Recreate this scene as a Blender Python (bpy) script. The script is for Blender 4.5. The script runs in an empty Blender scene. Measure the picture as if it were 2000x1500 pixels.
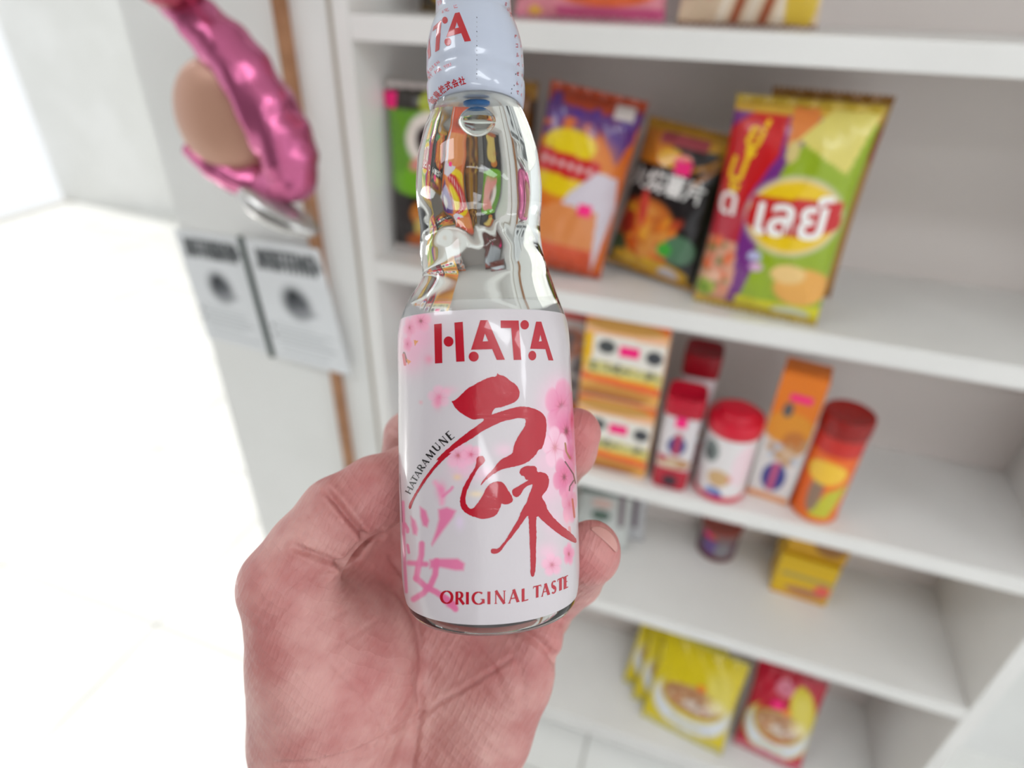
import bpy, bmesh, math, random
import numpy as np
from mathutils import Vector, Matrix
from mathutils.geometry import tessellate_polygon
random.seed(4); RNG = np.random.default_rng(4)
scene = bpy.context.scene
COL = scene.collection

# ------------------------------------------------------------------ camera
F = 1200.0                                   # focal length in pixels of the 2000 x 1500 frame
EYE = np.array([0.0, 0.0, 1.51])
PITCH, YAW, ROLL = math.radians(32.72), math.radians(-18.33), math.radians(1.74)
cy, sy, cp, sp = math.cos(YAW), math.sin(YAW), math.cos(PITCH), math.sin(PITCH)
FWD = np.array([sy*cp, cy*cp, -sp]); r0 = np.array([cy, -sy, 0.0]); u0 = np.cross(r0, FWD)
RGT = r0*math.cos(ROLL) + u0*math.sin(ROLL); UPV = -r0*math.sin(ROLL) + u0*math.cos(ROLL)
cam = bpy.data.cameras.new('camera'); cam_o = bpy.data.objects.new('camera', cam); COL.objects.link(cam_o)
cam.sensor_fit = 'HORIZONTAL'; cam.sensor_width = 36; cam.lens = F*36/2000
cam_o.matrix_world = Matrix(((RGT[0], UPV[0], -FWD[0], EYE[0]), (RGT[1], UPV[1], -FWD[1], EYE[1]),
                             (RGT[2], UPV[2], -FWD[2], EYE[2]), (0, 0, 0, 1)))
cam.clip_start = 0.02
cam.dof.use_dof = True; cam.dof.focus_distance = 0.183; cam.dof.aperture_fstop = 6.2
scene.camera = cam_o

# ------------------------------------------------------------------ world, light, exposure
world = bpy.data.worlds.new('world'); scene.world = world; world.use_nodes = True
bg = world.node_tree.nodes['Background']; bg.inputs[0].default_value = (0.95, 0.98, 1.0, 1); bg.inputs[1].default_value = 1.0
sun = bpy.data.lights.new('daylight', 'SUN'); sun.energy = 3.2; sun.angle = .03; sun.color = (1, .98, .95)
sun_o = bpy.data.objects.new('daylight', sun); COL.objects.link(sun_o)               # low sun through the open shop front, onto the floor
sun_o.rotation_euler = Vector((1.0, -.12, -math.tan(math.radians(31)))).to_track_quat('-Z', 'Y').to_euler(); sun_o.location = (-6, 0, 4)
vs = scene.view_settings
vs.view_transform = 'Standard'; vs.look = 'None'; vs.gamma = 1; vs.use_curve_mapping = False; vs.exposure = 0.08

# ------------------------------------------------------------------ helpers
def lin(*c):
    if len(c) == 1: c = c[0]
    return tuple(((x/255)/12.92 if x/255 <= .04045 else ((x/255+.055)/1.055)**2.4) for x in c)
MATS = {}
def mat(name, rgb, rough=.5, metal=0, spec=.5, coat=0, trans=0, ior=1.45, emit=None, estr=0, bump=None, vary=None, attr=False, alpha=1, coat_rough=.05, sss=0):
    if name in MATS: return MATS[name]
    m = bpy.data.materials.new(name); m.use_nodes = True; nt = m.node_tree; b = nt.nodes['Principled BSDF']
    c = lin(rgb) + (1,)
    b.inputs['Base Color'].default_value = c; b.inputs['Roughness'].default_value = rough; b.inputs['Metallic'].default_value = metal
    b.inputs['Specular IOR Level'].default_value = spec; b.inputs['Coat Weight'].default_value = coat; b.inputs['Coat Roughness'].default_value = coat_rough
    b.inputs['Transmission Weight'].default_value = trans; b.inputs['IOR'].default_value = ior; b.inputs['Alpha'].default_value = alpha
    if sss:
        b.inputs['Subsurface Weight'].default_value = sss; b.inputs['Subsurface Radius'].default_value = (1, .35, .2); b.inputs['Subsurface Scale'].default_value = .004
    if emit: b.inputs['Emission Color'].default_value = lin(emit)+(1,); b.inputs['Emission Strength'].default_value = estr
    tc = nt.nodes.new('ShaderNodeTexCoord')
    if attr:
        a = nt.nodes.new('ShaderNodeAttribute'); a.attribute_name = 'print'; nt.links.new(a.outputs['Color'], b.inputs['Base Color'])
    if vary:
        n = nt.nodes.new('ShaderNodeTexNoise'); n.inputs['Scale'].default_value = vary[0]; n.inputs['Detail'].default_value = 4
        mx = nt.nodes.new('ShaderNodeMix'); mx.data_type = 'RGBA'; mx.inputs[6].default_value = c; mx.inputs[7].default_value = lin(vary[1])+(1,)
        rp = nt.nodes.new('ShaderNodeMapRange'); rp.inputs[1].default_value = .35; rp.inputs[2].default_value = .65
        nt.links.new(tc.outputs['Object'], n.inputs['Vector']); nt.links.new(n.outputs['Fac'], rp.inputs[0]); nt.links.new(rp.outputs[0], mx.inputs[0])
        nt.links.new(mx.outputs[2], b.inputs['Base Color'])
    if bump:
        n = nt.nodes.new('ShaderNodeTexNoise'); n.inputs['Scale'].default_value = bump[0]; n.inputs['Detail'].default_value = 3
        bp = nt.nodes.new('ShaderNodeBump'); bp.inputs['Strength'].default_value = bump[1]; bp.inputs['Distance'].default_value = bump[2]
        if len(bump) > 3:
            mp = nt.nodes.new('ShaderNodeMapping'); mp.inputs['Scale'].default_value = bump[3]
            nt.links.new(tc.outputs['Object'], mp.inputs[0]); nt.links.new(mp.outputs[0], n.inputs['Vector'])
        else: nt.links.new(tc.outputs['Object'], n.inputs['Vector'])
        nt.links.new(n.outputs['Fac'], bp.inputs['Height']); nt.links.new(bp.outputs[0], b.inputs['Normal'])
    MATS[name] = m; return m

def mesh(name, verts, faces, m, parent=None, smooth=False, colors=None, kind=None):
    """one mesh object; verts are world points, stored relative to the parent thing"""
    v = np.asarray(verts, dtype=float)
    off = np.array(parent['_o']) if (parent is not None and '_o' in parent.keys()) else np.zeros(3)
    me = bpy.data.meshes.new(name); me.from_pydata((v-off).tolist(), [], [tuple(map(int, f)) for f in faces])
    if isinstance(m, (list, tuple)):
        for q in m: me.materials.append(q)
    elif m: me.materials.append(m)
    if colors is not None:
        a = me.color_attributes.new('print', 'FLOAT_COLOR', 'POINT')
        cc = np.ones((len(v), 4), np.float32); cc[:, :3] = colors; a.data.foreach_set('color', cc.ravel())
    if smooth: me.polygons.foreach_set('use_smooth', [True]*len(me.polygons))
    me.update()
    o = bpy.data.objects.new(name, me); COL.objects.link(o)
    if parent is not None:
        o.parent = parent; o['_o'] = list(off)
    if kind: o['kind'] = kind
    return o
def tag(o, label, cat, group=None):
    o['label'] = label; o['category'] = cat
    if group: o['group'] = group
    return o
def thing(name, loc, label, cat, group=None):
    o = bpy.data.objects.new(name, None); COL.objects.link(o); o.location = loc; o.empty_display_size = .02
    o['_o'] = [float(x) for x in loc]; return tag(o, label, cat, group)
def boxgeo(lo, hi):
    x0, y0, z0 = lo; x1, y1, z1 = hi
    v = [(x0,y0,z0),(x1,y0,z0),(x1,y1,z0),(x0,y1,z0),(x0,y0,z1),(x1,y0,z1),(x1,y1,z1),(x0,y1,z1)]
    return v, [(0,3,2,1),(4,5,6,7),(0,1,5,4),(1,2,6,5),(2,3,7,6),(3,0,4,7)]
def box(name, lo, hi, m, parent=None, bev=0, kind=None):
    v, f = boxgeo(lo, hi); o = mesh(name, v, f, m, parent, kind=kind)
    if bev:
        b = o.modifiers.new('bevel', 'BEVEL'); b.width = bev; b.segments = 2
    return o
def bevel(o, w, seg=2):
    b = o.modifiers.new('bevel', 'BEVEL'); b.width = w; b.segments = seg; b.limit_method = 'ANGLE'; b.angle_limit = math.radians(50)
def lathe(prof, n=48, cap=True):
    """(r, z) profile -> verts, faces about z"""
    v = []; f = []
    for r, z in prof:
        for i in range(n): a = 2*math.pi*i/n; v.append((r*math.cos(a), r*math.sin(a), z))
    for j in range(len(prof)-1):
        for i in range(n): k = (i+1) % n; f.append((j*n+i, j*n+k, (j+1)*n+k, (j+1)*n+i))
    if cap:
        f.append(tuple(range(n-1, -1, -1))); f.append(tuple((len(prof)-1)*n+i for i in range(n)))
    return np.array(v), f
def tube(pts, r, n=10):
    P = [np.array(p, float) for p in pts]; v = []; f = []
    for i, p in enumerate(P):
        t = P[min(i+1, len(P)-1)]-P[max(i-1, 0)]; t /= np.linalg.norm(t)
        a = np.cross(t, [0, 0, 1.0]); a = a if np.linalg.norm(a) > 1e-3 else np.array([1.0, 0, 0]); a /= np.linalg.norm(a); b = np.cross(t, a)
        rr = r[i] if hasattr(r, '__len__') else r
        for k in range(n): q = 2*math.pi*k/n; v.append(p+rr*(a*math.cos(q)+b*math.sin(q)))
    for i in range(len(P)-1):
        for k in range(n): f.append((i*n+k, i*n+(k+1) % n, (i+1)*n+(k+1) % n, (i+1)*n+k))
    f.append(tuple(range(n-1, -1, -1))); f.append(tuple((len(P)-1)*n+k for k in range(n)))
    return v, f

def ray(u, v): return FWD + RGT*(u-1000)/F + UPV*(750-v)/F
def onY(u, v, Y): d = ray(u, v); return EYE + d*(Y-EYE[1])/d[1]          # point of a ray on a plane parallel to the shelf front
def onZ(u, v, Z): d = ray(u, v); return EYE + d*(Z-EYE[2])/d[2]          # point of a ray on a level surface
def c2w(p):                                                               # hand-held group: lens axes in mm -> room metres
    p = np.atleast_2d(np.asarray(p, float))/1000
    return EYE + p[:, :1]*RGT + p[:, 1:2]*UPV + p[:, 2:3]*FWD

# ------------------------------------------------------------------ the room
M_wall = mat('wall_paint', (236, 236, 234), .55, vary=(3, (229, 229, 226)))
M_board = mat('white_laminate', (238, 236, 233), .38, vary=(5, (232, 230, 227)))
M_back = mat('shelf_back_laminate', (232, 223, 218), .5)
M_tile = mat('floor_tile', (240, 240, 237), .18, vary=(2, (230, 229, 225)))
M_grout = mat('grout', (190, 188, 182), .8)
M_ceil = mat('ceiling_paint', (238, 238, 235), .8)
YF, YB = 0.80, 1.08                                    # shelf front and back
XL, XR = -0.502, 0.56                                  # inner faces of the shelf side panels
BT = 0.030
BZ = {'A': 1.448, 'B': 1.114, 'C': 0.790, 'D': 0.481, 'E': 0.036}         # undersides
TOP = {k: z+BT for k, z in BZ.items()}; TOP['E'] = 0.036+0.052
floor = box('floor', (-5, -3.4, -.06), (3.2, 3.6, -.004), M_grout, kind='structure')
T = .6; tv, tf = boxgeo((.003, .003, -.012), (T-.003, T-.003, 0)); tme = None
for i in range(-8, 5):
    for j in range(-5, 6):
        if tme is None:
            o = mesh('floor_tile', tv, tf, M_tile, floor); bevel(o, .0015); tme = o
        else:
            o = tme.copy(); COL.objects.link(o); o.parent = floor
        o.location = (i*T-.05, j*T+.10, 0)
box('ceiling', (-5, -3.4, 2.75), (3.2, 3.6, 2.85), M_ceil, kind='structure')
box('wall_back', (-.53, 1.10, 0), (3.2, 1.22, 2.75), M_wall, kind='structure')
box('wall_far', (-5, 3.5, 0), (-.5, 3.6, 2.75), M_wall, kind='structure')
box('wall_left', (-.886, .802, 0), (-.530, 1.22, 2.75), M_wall, bev=.002, kind='structure')      # pier with the notices
M_behind = mat('shade_wall_dark', (74, 66, 62), .7)
box('shade_wall_behind', (-3.4, -1.5, 0), (.12, -1.4, 2.75), M_behind, kind='structure')  # unseen dark wall, added to cut frontal light on hand and bottle
M_led = mat('led_diffuser', (255, 255, 255), .4, emit=(246, 251, 255), estr=9.5)
M_ledf = mat('led_frame', (225, 225, 225), .4)
for k, (x, y, where) in enumerate([(-1.55, -.55, 'above the aisle, nearest the notices'), (.95, -.75, 'above the aisle, facing the shelf'),
                                   (2.4, -.4, 'above the free end of the shelf'), (.95, -2.3, 'beside the added dark wall'), (-2.9, .9, 'over the open floor beyond the notices')]):
    t = thing('ceiling_light', (x, y, 2.75), 'flat white ceiling light panel '+where, 'light', 'ceiling light panels')
    box('frame', (x-.62, y-.17, 2.735), (x+.62, y+.17, 2.75), M_ledf, t); box('diffuser', (x-.6, y-.15, 2.728), (x+.6, y+.15, 2.7345), M_led, t)

# shelf unit
sh = thing('shelf_unit', (0, YF, 0), 'white laminate shelf unit with five boards full of snacks', 'shelf')
box('side_panel', (-.527, YF, 0), (XL, YB, 2.3), M_board, sh, .0015)
box('side_panel', (XR, YF, 0), (XR+.025, YB, 2.3), M_board, sh, .0015)
box('back_panel', (XL, YB-.012, 0), (XR, YB, 2.3), M_back, sh)
for k, z in BZ.items(): box('shelf_board', (XL, YF+.0005, z), (XR, YB-.012, TOP[k]), M_board, sh, .0015)
box('shelf_board', (XL, YF+.0005, 1.86), (XR, YB-.012, 1.89), M_board, sh, .0015)
box('plinth', (XL, YF+.03, 0), (XR, YF+.045, .036), M_board, sh)

# ------------------------------------------------------------------ printed things
class Cv:
    """flat print laid over a (u, v) patch, u and v from 0 to 1; asp = width / height"""
    def __init__(s, U, V, base, asp=1.0):
        s.U, s.V, s.asp = U, V, asp; s.c = np.tile(np.array(lin(base)), (U.size, 1))
    def m(s, w, col): w = np.clip(w, 0, 1)[:, None]; s.c = s.c*(1-w) + np.array(lin(col))*w; return s
    def rect(s, a, b, c, d, col, k=1): return s.m(((s.U >= a) & (s.U <= c) & (s.V >= b) & (s.V <= d))*k*1.0, col)
    def ell(s, a, b, ra, rb, col, rot=0, k=1, soft=.12):
        x = (s.U-a); y = (s.V-b); cr, sr = math.cos(rot), math.sin(rot); x2 = x*s.asp; X = (x2*cr+y*sr)/(ra*s.asp); Y = (-x2*sr+y*cr)/rb
        return s.m(np.clip((1-np.sqrt(X*X+Y*Y))/soft, 0, 1)*k, col)
    def poly(s, pts, col, k=1):
        ins = np.zeros(s.U.size, bool); n = len(pts)
        for i in range(n):
            (x1, y1), (x2, y2) = pts[i], pts[(i+1) % n]
            if y1 == y2: continue
            c = (s.V > min(y1, y2)) & (s.V <= max(y1, y2)); ins ^= c & (s.U < x1+(s.V-y1)*(x2-x1)/(y2-y1))
        return s.m(ins*k*1.0, col)
    def line(s, pts, w, col, k=1, soft=.3):
        d = np.full(s.U.size, 9.0)
        for (x1, y1), (x2, y2) in zip(pts[:-1], pts[1:]):
            ax, ay, bx, by = x1*s.asp, y1, x2*s.asp, y2; dx, dy = bx-ax, by-ay; L = dx*dx+dy*dy+1e-12
            t = np.clip(((s.U*s.asp-ax)*dx+(s.V-ay)*dy)/L, 0, 1); d = np.minimum(d, np.hypot(s.U*s.asp-ax-t*dx, s.V-ay-t*dy))
        return s.m(np.clip((w-d)/(w*soft), 0, 1)*k, col)
    def specks(s, n, a, b, c, d, r, cols, seed=0, k=1, stretch=1.0):
        g = random.Random(seed)
        for i in range(n): q = r*g.uniform(.6, 1.3); s.ell(g.uniform(a, c), g.uniform(b, d), q*stretch/s.asp, q, g.choice(cols), g.uniform(0, 3), k, .5)
        return s

M_foil = mat('foil_print', (255, 255, 255), .28, attr=True, coat=.3)
M_paperp = mat('paper_print', (255, 255, 255), .7, attr=True)
M_cardp = mat('card_print', (255, 255, 255), .4, attr=True, coat=.15)
M_sticker = mat('pink_sticker', (255, 30, 130), .5)
M_white = mat('white_ink', (250, 248, 245), .5); M_yel = mat('yellow_ink', (250, 205, 20), .5); M_dark = mat('dark_ink', (40, 36, 40), .5); M_redink = mat('red_ink_pack', (200, 25, 35), .5)

def text_geo(s, bold=0):
    cu = bpy.data.curves.new('t', 'FONT'); cu.body = s; cu.offset = bold; cu.size = 1; cu.resolution_u = 3; cu.align_x = 'CENTER'; cu.align_y = 'CENTER'
    o = bpy.data.objects.new('t', cu); COL.objects.link(o); dg = bpy.context.evaluated_depsgraph_get(); dg.update()
    e = o.evaluated_get(dg); me = e.to_mesh(); v = np.array([x.co[:] for x in me.vertices]).reshape(-1, 3); f = [tuple(p.vertices) for p in me.polygons]
    e.to_mesh_clear(); bpy.data.objects.remove(o); bpy.data.curves.remove(cu)
    if len(v):
        lo, hi = v.min(0), v.max(0); v = (v-(lo+hi)/2); v = v[:, :2]/max(hi[1]-lo[1], 1e-6)     # height 1, centred
    return v, f
def refine(v2, f, step):
    """split the long edges of a flat mesh so it can be bent"""
    bm = bmesh.new(); vs_ = [bm.verts.new((p[0], p[1], 0)) for p in v2]
    for q in f:
        try: bm.faces.new([vs_[i] for i in q])
        except ValueError: pass
    for it in range(7):
        bmesh.ops.triangulate(bm, faces=bm.faces[:])
        L = [e for e in bm.edges if e.calc_length() > step]
        if not L: break
        bmesh.ops.subdivide_edges(bm, edges=L, cuts=1)
    bmesh.ops.triangulate(bm, faces=bm.faces[:]); bm.verts.index_update()
    V = np.array([x.co[:2] for x in bm.verts]); Fs = [tuple(x.index for x in q.verts) for q in bm.faces]; bm.free(); return V, Fs

def packY(ul, ur, v, Y, z, h, lean=0):
    """the same frame, given the upright plane it stands in"""
    p = Pack.__new__(Pack); a, b = onY(ul, v, Y)[0], onY(ur, v, Y)[0]; p.w = b-a; p.h = h; L = math.radians(lean); p.o = np.array([(a+b)/2, Y, z+.001])
    p.e1 = np.array([1.0, 0, 0]); p.e2 = np.array([0, math.sin(L), math.cos(L)]); p.e3 = np.cross(p.e1, p.e2); return p
class Pack:
    """a frame standing on a board: base edge from two points, leaning back; patch(u,v)->world"""
    def __init__(s, bl, br, z, top, lean=0, roll=0):
        a = onZ(bl[0], bl[1], z); b = onZ(br[0], br[1], z); s.w = np.linalg.norm(b-a); s.e1 = (b-a)/s.w
        n = np.cross(s.e1, [0, 0, 1.0]); L = math.radians(lean)                     # n faces the aisle
        s.o = (a+b)/2+np.array([0, 0, .0012]); s.e2 = np.array([0, 0, 1.0])*math.cos(L) - n*math.sin(L); s.e3 = np.cross(s.e1, s.e2)
        d = ray(*top); t = np.dot(s.o-EYE, s.e3)/np.dot(d, s.e3); s.h = float(np.dot(EYE+d*t-s.o, s.e2))
        if roll:
            q = math.radians(roll); e1, e2 = s.e1, s.e2; s.e1 = e1*math.cos(q)-e2*math.sin(q); s.e2 = e1*math.sin(q)+e2*math.cos(q)
            s.o = s.o + np.array([0, 0, abs(math.sin(q))*s.w/2])
    def P(s, x, y, d): x, y, d = (np.asarray(k, float)[:, None] for k in (x, y, d)); return s.o + x*s.e1 + y*s.e2 + d*s.e3

def sticker(pk, t, surf, u, v, w=.016, h=.011, name='price_sticker'):
    V2, Fs = refine([(u-w/2/pk.w, v-h/2/pk.h), (u+w/2/pk.w, v-h/2/pk.h), (u+w/2/pk.w, v+h/2/pk.h), (u-w/2/pk.w, v+h/2/pk.h)], [(0, 1, 2, 3)], .03)
    mesh(name, surf(V2[:, 0], V2[:, 1], .0008), Fs, M_sticker, t)
def words(pk, t, surf, s, u, v, hgt, m, rot=0, squash=1.0, name='lettering', arc=0, bold=.02):
    V2, Fs = text_geo(s, bold)
    if not len(V2): return
    x = V2[:, 0]*hgt*squash; y = V2[:, 1]*hgt + arc*x*x; c, q = math.cos(rot), math.sin(rot)
    V3, F3 = refine(np.stack([u+(x*c-y*q)/pk.w, v+(x*q+y*c)/pk.h], 1), Fs, .05)
    mesh(name, surf(V3[:, 0], V3[:, 1], .0007), F3, m, t)

def bag(pk, label, paint, thick=.05, name='snack_bag', cat='snack bag', group=None, seal=(180, 180, 180), back=None, wr=1.0, nx=70, ny=90, m=None, sl=.035):
    m = m or M_foil
    t = thing(name, tuple(pk.o), label, cat, group); seed = RNG.uniform(0, 9, 6)
    def depth(u, v):
        uu = np.clip(1-np.abs(2*u-1)**2.6, 0, 1)**.6; vv = np.clip(1-np.abs(2*np.clip((v-sl)/(1-2*sl), 0, 1)-1)**3.2, 0, 1)**.62
        edge = 1-vv
        wrk = (np.sin(u*31+seed[0]+4*np.sin(v*9+seed[1]))*.5+np.sin(u*17+v*23+seed[2])*.5)*.0022*wr*(.35+edge)
        return thick/2*uu*vv + wrk*np.clip(uu*vv*3, 0, 1)
    def wx(u, v):
        pin = 1-.05*np.sin(math.pi*np.clip(v, 0, 1)); return (u-.5)*pk.w*pin
    def surf(u, v, off=0): u = np.asarray(u, float); v = np.asarray(v, float); return pk.P(wx(u, v), v*pk.h, depth(u, v)+off)
    U, V = np.meshgrid(np.linspace(0, 1, nx), np.linspace(sl, 1-sl, ny)); U = U.ravel(); V = V.ravel()
    front = surf(U, V); c = Cv(U, V, (200, 200, 200), pk.w/pk.h); paint(c)
    rear = pk.P(wx(U, V), V*pk.h, -depth(U, V)); n = nx*ny; fs = []
    for j in range(ny-1):
        for i in range(nx-1): a = j*nx+i; fs.append((a, a+1, a+nx+1, a+nx)); fs.append((n+a, n+a+nx, n+a+nx+1, n+a+1))
    bc = np.tile(np.array(lin(back or seal)), (n, 1))
    mesh('body', np.vstack([front, rear]), fs, m, t, True, np.vstack([c.c, bc]))
    ms = mat('seal_%d_%d_%d' % seal, seal, .3, coat=.2)
    for v0, v1 in ((0, sl+.004), (1-sl-.004, 1)):
        k = 41; us = np.linspace(0, 1, k); zz = (np.arange(k) % 2)*.006
        va, vb = (v0+zz/pk.h*.6, np.full(k, v1)) if v0 == 0 else (np.full(k, v0), v1-zz/pk.h*.6)
        A = [pk.P(wx(us, np.full(k, q.mean())), q*pk.h, (us*0+dd)+.0012*np.sin(us*40)*(0 if dd == 0 else 1)) for dd in (.0006, -.0006) for q in (va, vb)]
        vv = np.vstack(A); fs = []
        for i in range(k-1): fs += [(i, i+1, k+i+1, k+i), (2*k+i, 3*k+i, 3*k+i+1, 2*k+i+1), (i, 2*k+i, 2*k+i+1, i+1), (k+i, k+i+1, 3*k+i+1, 3*k+i)]
        mesh('seal', vv, fs, ms, t)
    return t, surf

def carton(pk, label, paint, deep=.05, name='snack_box', cat='snack box', group=None, side=(220, 200, 180), nx=50, ny=70, sidepaint=None):
    t = thing(name, tuple(pk.o), label, cat, group)
    def surf(u, v, off=0): u = np.asarray(u, float); v = np.asarray(v, float); return pk.P((u-.5)*pk.w, v*pk.h, u*0+off)
    U, V = np.meshgrid(np.linspace(0, 1, nx), np.linspace(0, 1, ny)); U = U.ravel(); V = V.ravel()
    c = Cv(U, V, (230, 230, 230), pk.w/pk.h); paint(c); front = surf(U, V); rear = pk.P((U-.5)*pk.w, V*pk.h, U*0-deep); n = nx*ny; fs = []
    for j in range(ny-1):
        for i in range(nx-1): a = j*nx+i; fs += [(a, a+1, a+nx+1, a+nx), (n+a, n+a+nx, n+a+nx+1, n+a+1)]
    vs_ = [front, rear]; cs = [c.c, c.c]; base = 2*n
    def strip(ia, ib, flip):                                    # edge strips get their own vertices
        nonlocal base
        k = len(ia); vs_.extend([front[ia], rear[ib]]); sc = Cv(np.zeros(2*k), np.concatenate([V[ia], V[ib]]), side)
        if sidepaint: sc.U = np.concatenate([np.zeros(k), np.ones(k)]); sidepaint(sc)
        cs.append(sc.c)
        for i in range(k-1):
            q = (base+i, base+i+1, base+k+i+1, base+k+i); fs.append(q[::-1] if flip else q)
        base += 2*k
    L = np.arange(ny)*nx; R = L+nx-1; Bm = np.arange(nx); Tp = Bm+(ny-1)*nx
    strip(L, L, False); strip(R, R, True); strip(Bm, Bm, True); strip(Tp, Tp, False)
    mesh('body', np.vstack(vs_), fs, M_cardp, t, False, np.vstack(cs))
    ms = mat('flap_%d_%d_%d' % side, side, .5)
    fl = np.vstack([pk.P([-.5*pk.w+.001, .5*pk.w-.001, .5*pk.w-.001, -.5*pk.w+.001], [pk.h+.0006]*4, [-.001, -.001, -deep*.45, -deep*.45]),
                    pk.P([-.5*pk.w+.001, .5*pk.w-.001, .5*pk.w-.001, -.5*pk.w+.001], [pk.h+.0018]*4, [-.001, -.001, -deep*.45, -deep*.45])])
    mesh('flap', fl, [(0, 1, 2, 3), (7, 6, 5, 4), (0, 4, 5, 1), (1, 5, 6, 2), (2, 6, 7, 3), (3, 7, 4, 0)], ms, t)
    return t, surf

def canister(base, rad, hgt, label, paint, lidh=.03, lid=(200, 20, 40), name='snack_canister', cat='canister', group=None, foot=None, sq=False, knob=False):
    """round (or rounded-square) tub standing at base, printed all round, with a lid"""
    t = thing(name, tuple(base), label, cat, group); n, mrow = 96, 60
    face = math.atan2(EYE[1]-base[1], EYE[0]-base[0])
    def rr(a): return rad*(1 if not sq else (abs(math.cos(a-face))**5+abs(math.sin(a-face))**5)**(-1/5)*.92)
    def ring(k, z): return [(base[0]+k*rr(2*math.pi*i/n)*math.cos(2*math.pi*i/n), base[1]+k*rr(2*math.pi*i/n)*math.sin(2*math.pi*i/n), base[2]+z) for i in range(n)]
    v = []; zs = np.linspace(0, hgt, mrow); UU = []; VV = []
    for z in zs:
        v += ring(.97 if z == 0 else 1, z)
        for i in range(n):
            d = (2*math.pi*i/n-face+math.pi) % (2*math.pi)-math.pi; UU.append(.5+d/math.pi); VV.append(z/hgt)
    f = [(j*n+i, j*n+(i+1) % n, (j+1)*n+(i+1) % n, (j+1)*n+i) for j in range(mrow-1) for i in range(n)]; f.append(tuple(range(n-1, -1, -1)))
    c = Cv(np.array(UU), np.array(VV), (235, 232, 228), math.pi*rad/hgt); paint(c)
    mesh('body', v, f, M_cardp, t, True, c.c)
    ml = mat('lid_%d_%d_%d' % lid, lid, .35)
    prof = [(1.03, hgt-.001), (1.05, hgt+.003), (1.05, hgt+lidh*.8), (1.02, hgt+lidh*.95), (.95, hgt+lidh), (.9, hgt+lidh*.93), (.3, hgt+lidh*.93)]
    if knob: prof = prof[:-2]+[(.75, hgt+lidh), (.72, hgt+lidh*1.25), (.66, hgt+lidh*1.3), (.3, hgt+lidh*1.3)]
    lv = sum([ring(k, z) for k, z in prof], []); lf = [(j*n+i, j*n+(i+1) % n, (j+1)*n+(i+1) % n, (j+1)*n+i) for j in range(len(prof)-1) for i in range(n)]
    lf.append(tuple((len(prof)-1)*n+i for i in range(n))); lf.append(tuple(range(n-1, -1, -1))); mesh('lid', lv, lf, ml, t, True)
    if foot:
        fp = [(1.0, 0), (1.03, .002), (1.03, .010), (1.0, .012)]; fv = sum([ring(k, z) for k, z in fp], [])
        mesh('foot_rim', fv, [(j*n+i, j*n+(i+1) % n, (j+1)*n+(i+1) % n, (j+1)*n+i) for j in range(3) for i in range(n)], mat('rim_%d_%d_%d' % foot, foot, .35), t, True)
    class K: pass
    k = K(); k.w = math.pi*rad; k.h = hgt
    def surf(u, v, off=0):
        u = np.asarray(u, float); v = np.asarray(v, float); a = face+(u-.5)*math.pi*-1
        q = np.array([rr(x) for x in a])+off; return np.stack([base[0]+q*np.cos(a), base[1]+q*np.sin(a), base[2]+v*hgt], 1)
    return t, surf, k

# --- board A: bags seen by their lower ends
def p_pinkbowl(c):
    c.rect(0, 0, 1, 1, (238, 150, 165)); c.specks(14, 0, 0, .25, .5, .05, [(250, 200, 60), (230, 90, 110), (250, 220, 220)], 1)
    c.ell(.46, .30, .40, .20, (205, 60, 40)); c.ell(.46, .34, .38, .18, (240, 80, 40)); c.specks(60, .2, .2, .75, .45, .03, [(250, 120, 50), (220, 60, 30), (245, 150, 80)], 2)
    c.ell(.62, .12, .36, .07, (240, 110, 60)); c.rect(.3, .0, 1, .05, (215, 90, 140)); c.ell(.5, .8, .3, .1, (220, 40, 60))
pk = packY(1006, 1298, 40, .885, TOP['A'], .26, 5)
bag(pk, 'pink snack bag with a bowl of red chips, on the top shelf board', p_pinkbowl, .07, seal=(222, 130, 160), sl=.016)
def p_stripe(c):
    c.rect(0, 0, 1, 1, (225, 200, 170))
    for i in range(7): c.line([(.30+i*.10, .0), (.38+i*.10, .18), (.28+i*.11, .40)], .022, (165, 80, 40) if i % 2 else (240, 225, 205))
    c.ell(.08, .22, .12, .12, (150, 40, 90)); c.ell(.22, .30, .14, .10, (245, 215, 70)); c.ell(.35, .34, .12, .10, (40, 130, 90)); c.ell(.27, .16, .14, .05, (215, 90, 110), .5)
    c.ell(.86, .12, .12, .16, (225, 190, 60)); c.rect(0, .42, 1, 1, (120, 60, 40)); c.ell(.5, .7, .35, .15, (235, 200, 70))
pk = packY(1322, 1600, 40, .870, TOP['A'], .26, 5)
bag(pk, 'snack bag with grilled stripes, green herbs and yellow corner on the top board', p_stripe, .07, seal=(150, 110, 80), sl=.016)
def p_dkyel(c): c.rect(0, 0, 1, 1, (60, 48, 32)); c.ell(.5, .5, .35, .3, (225, 170, 30)); c.specks(30, 0, 0, 1, .4, .05, [(225, 170, 30), (40, 34, 30)], 3)
pk = packY(822, 985, 30, .90, TOP['A'], .24, 4)
bag(pk, 'dark brown and yellow snack bag on the top board behind the bottle cap', p_dkyel, .06, seal=(90, 72, 40))

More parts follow.
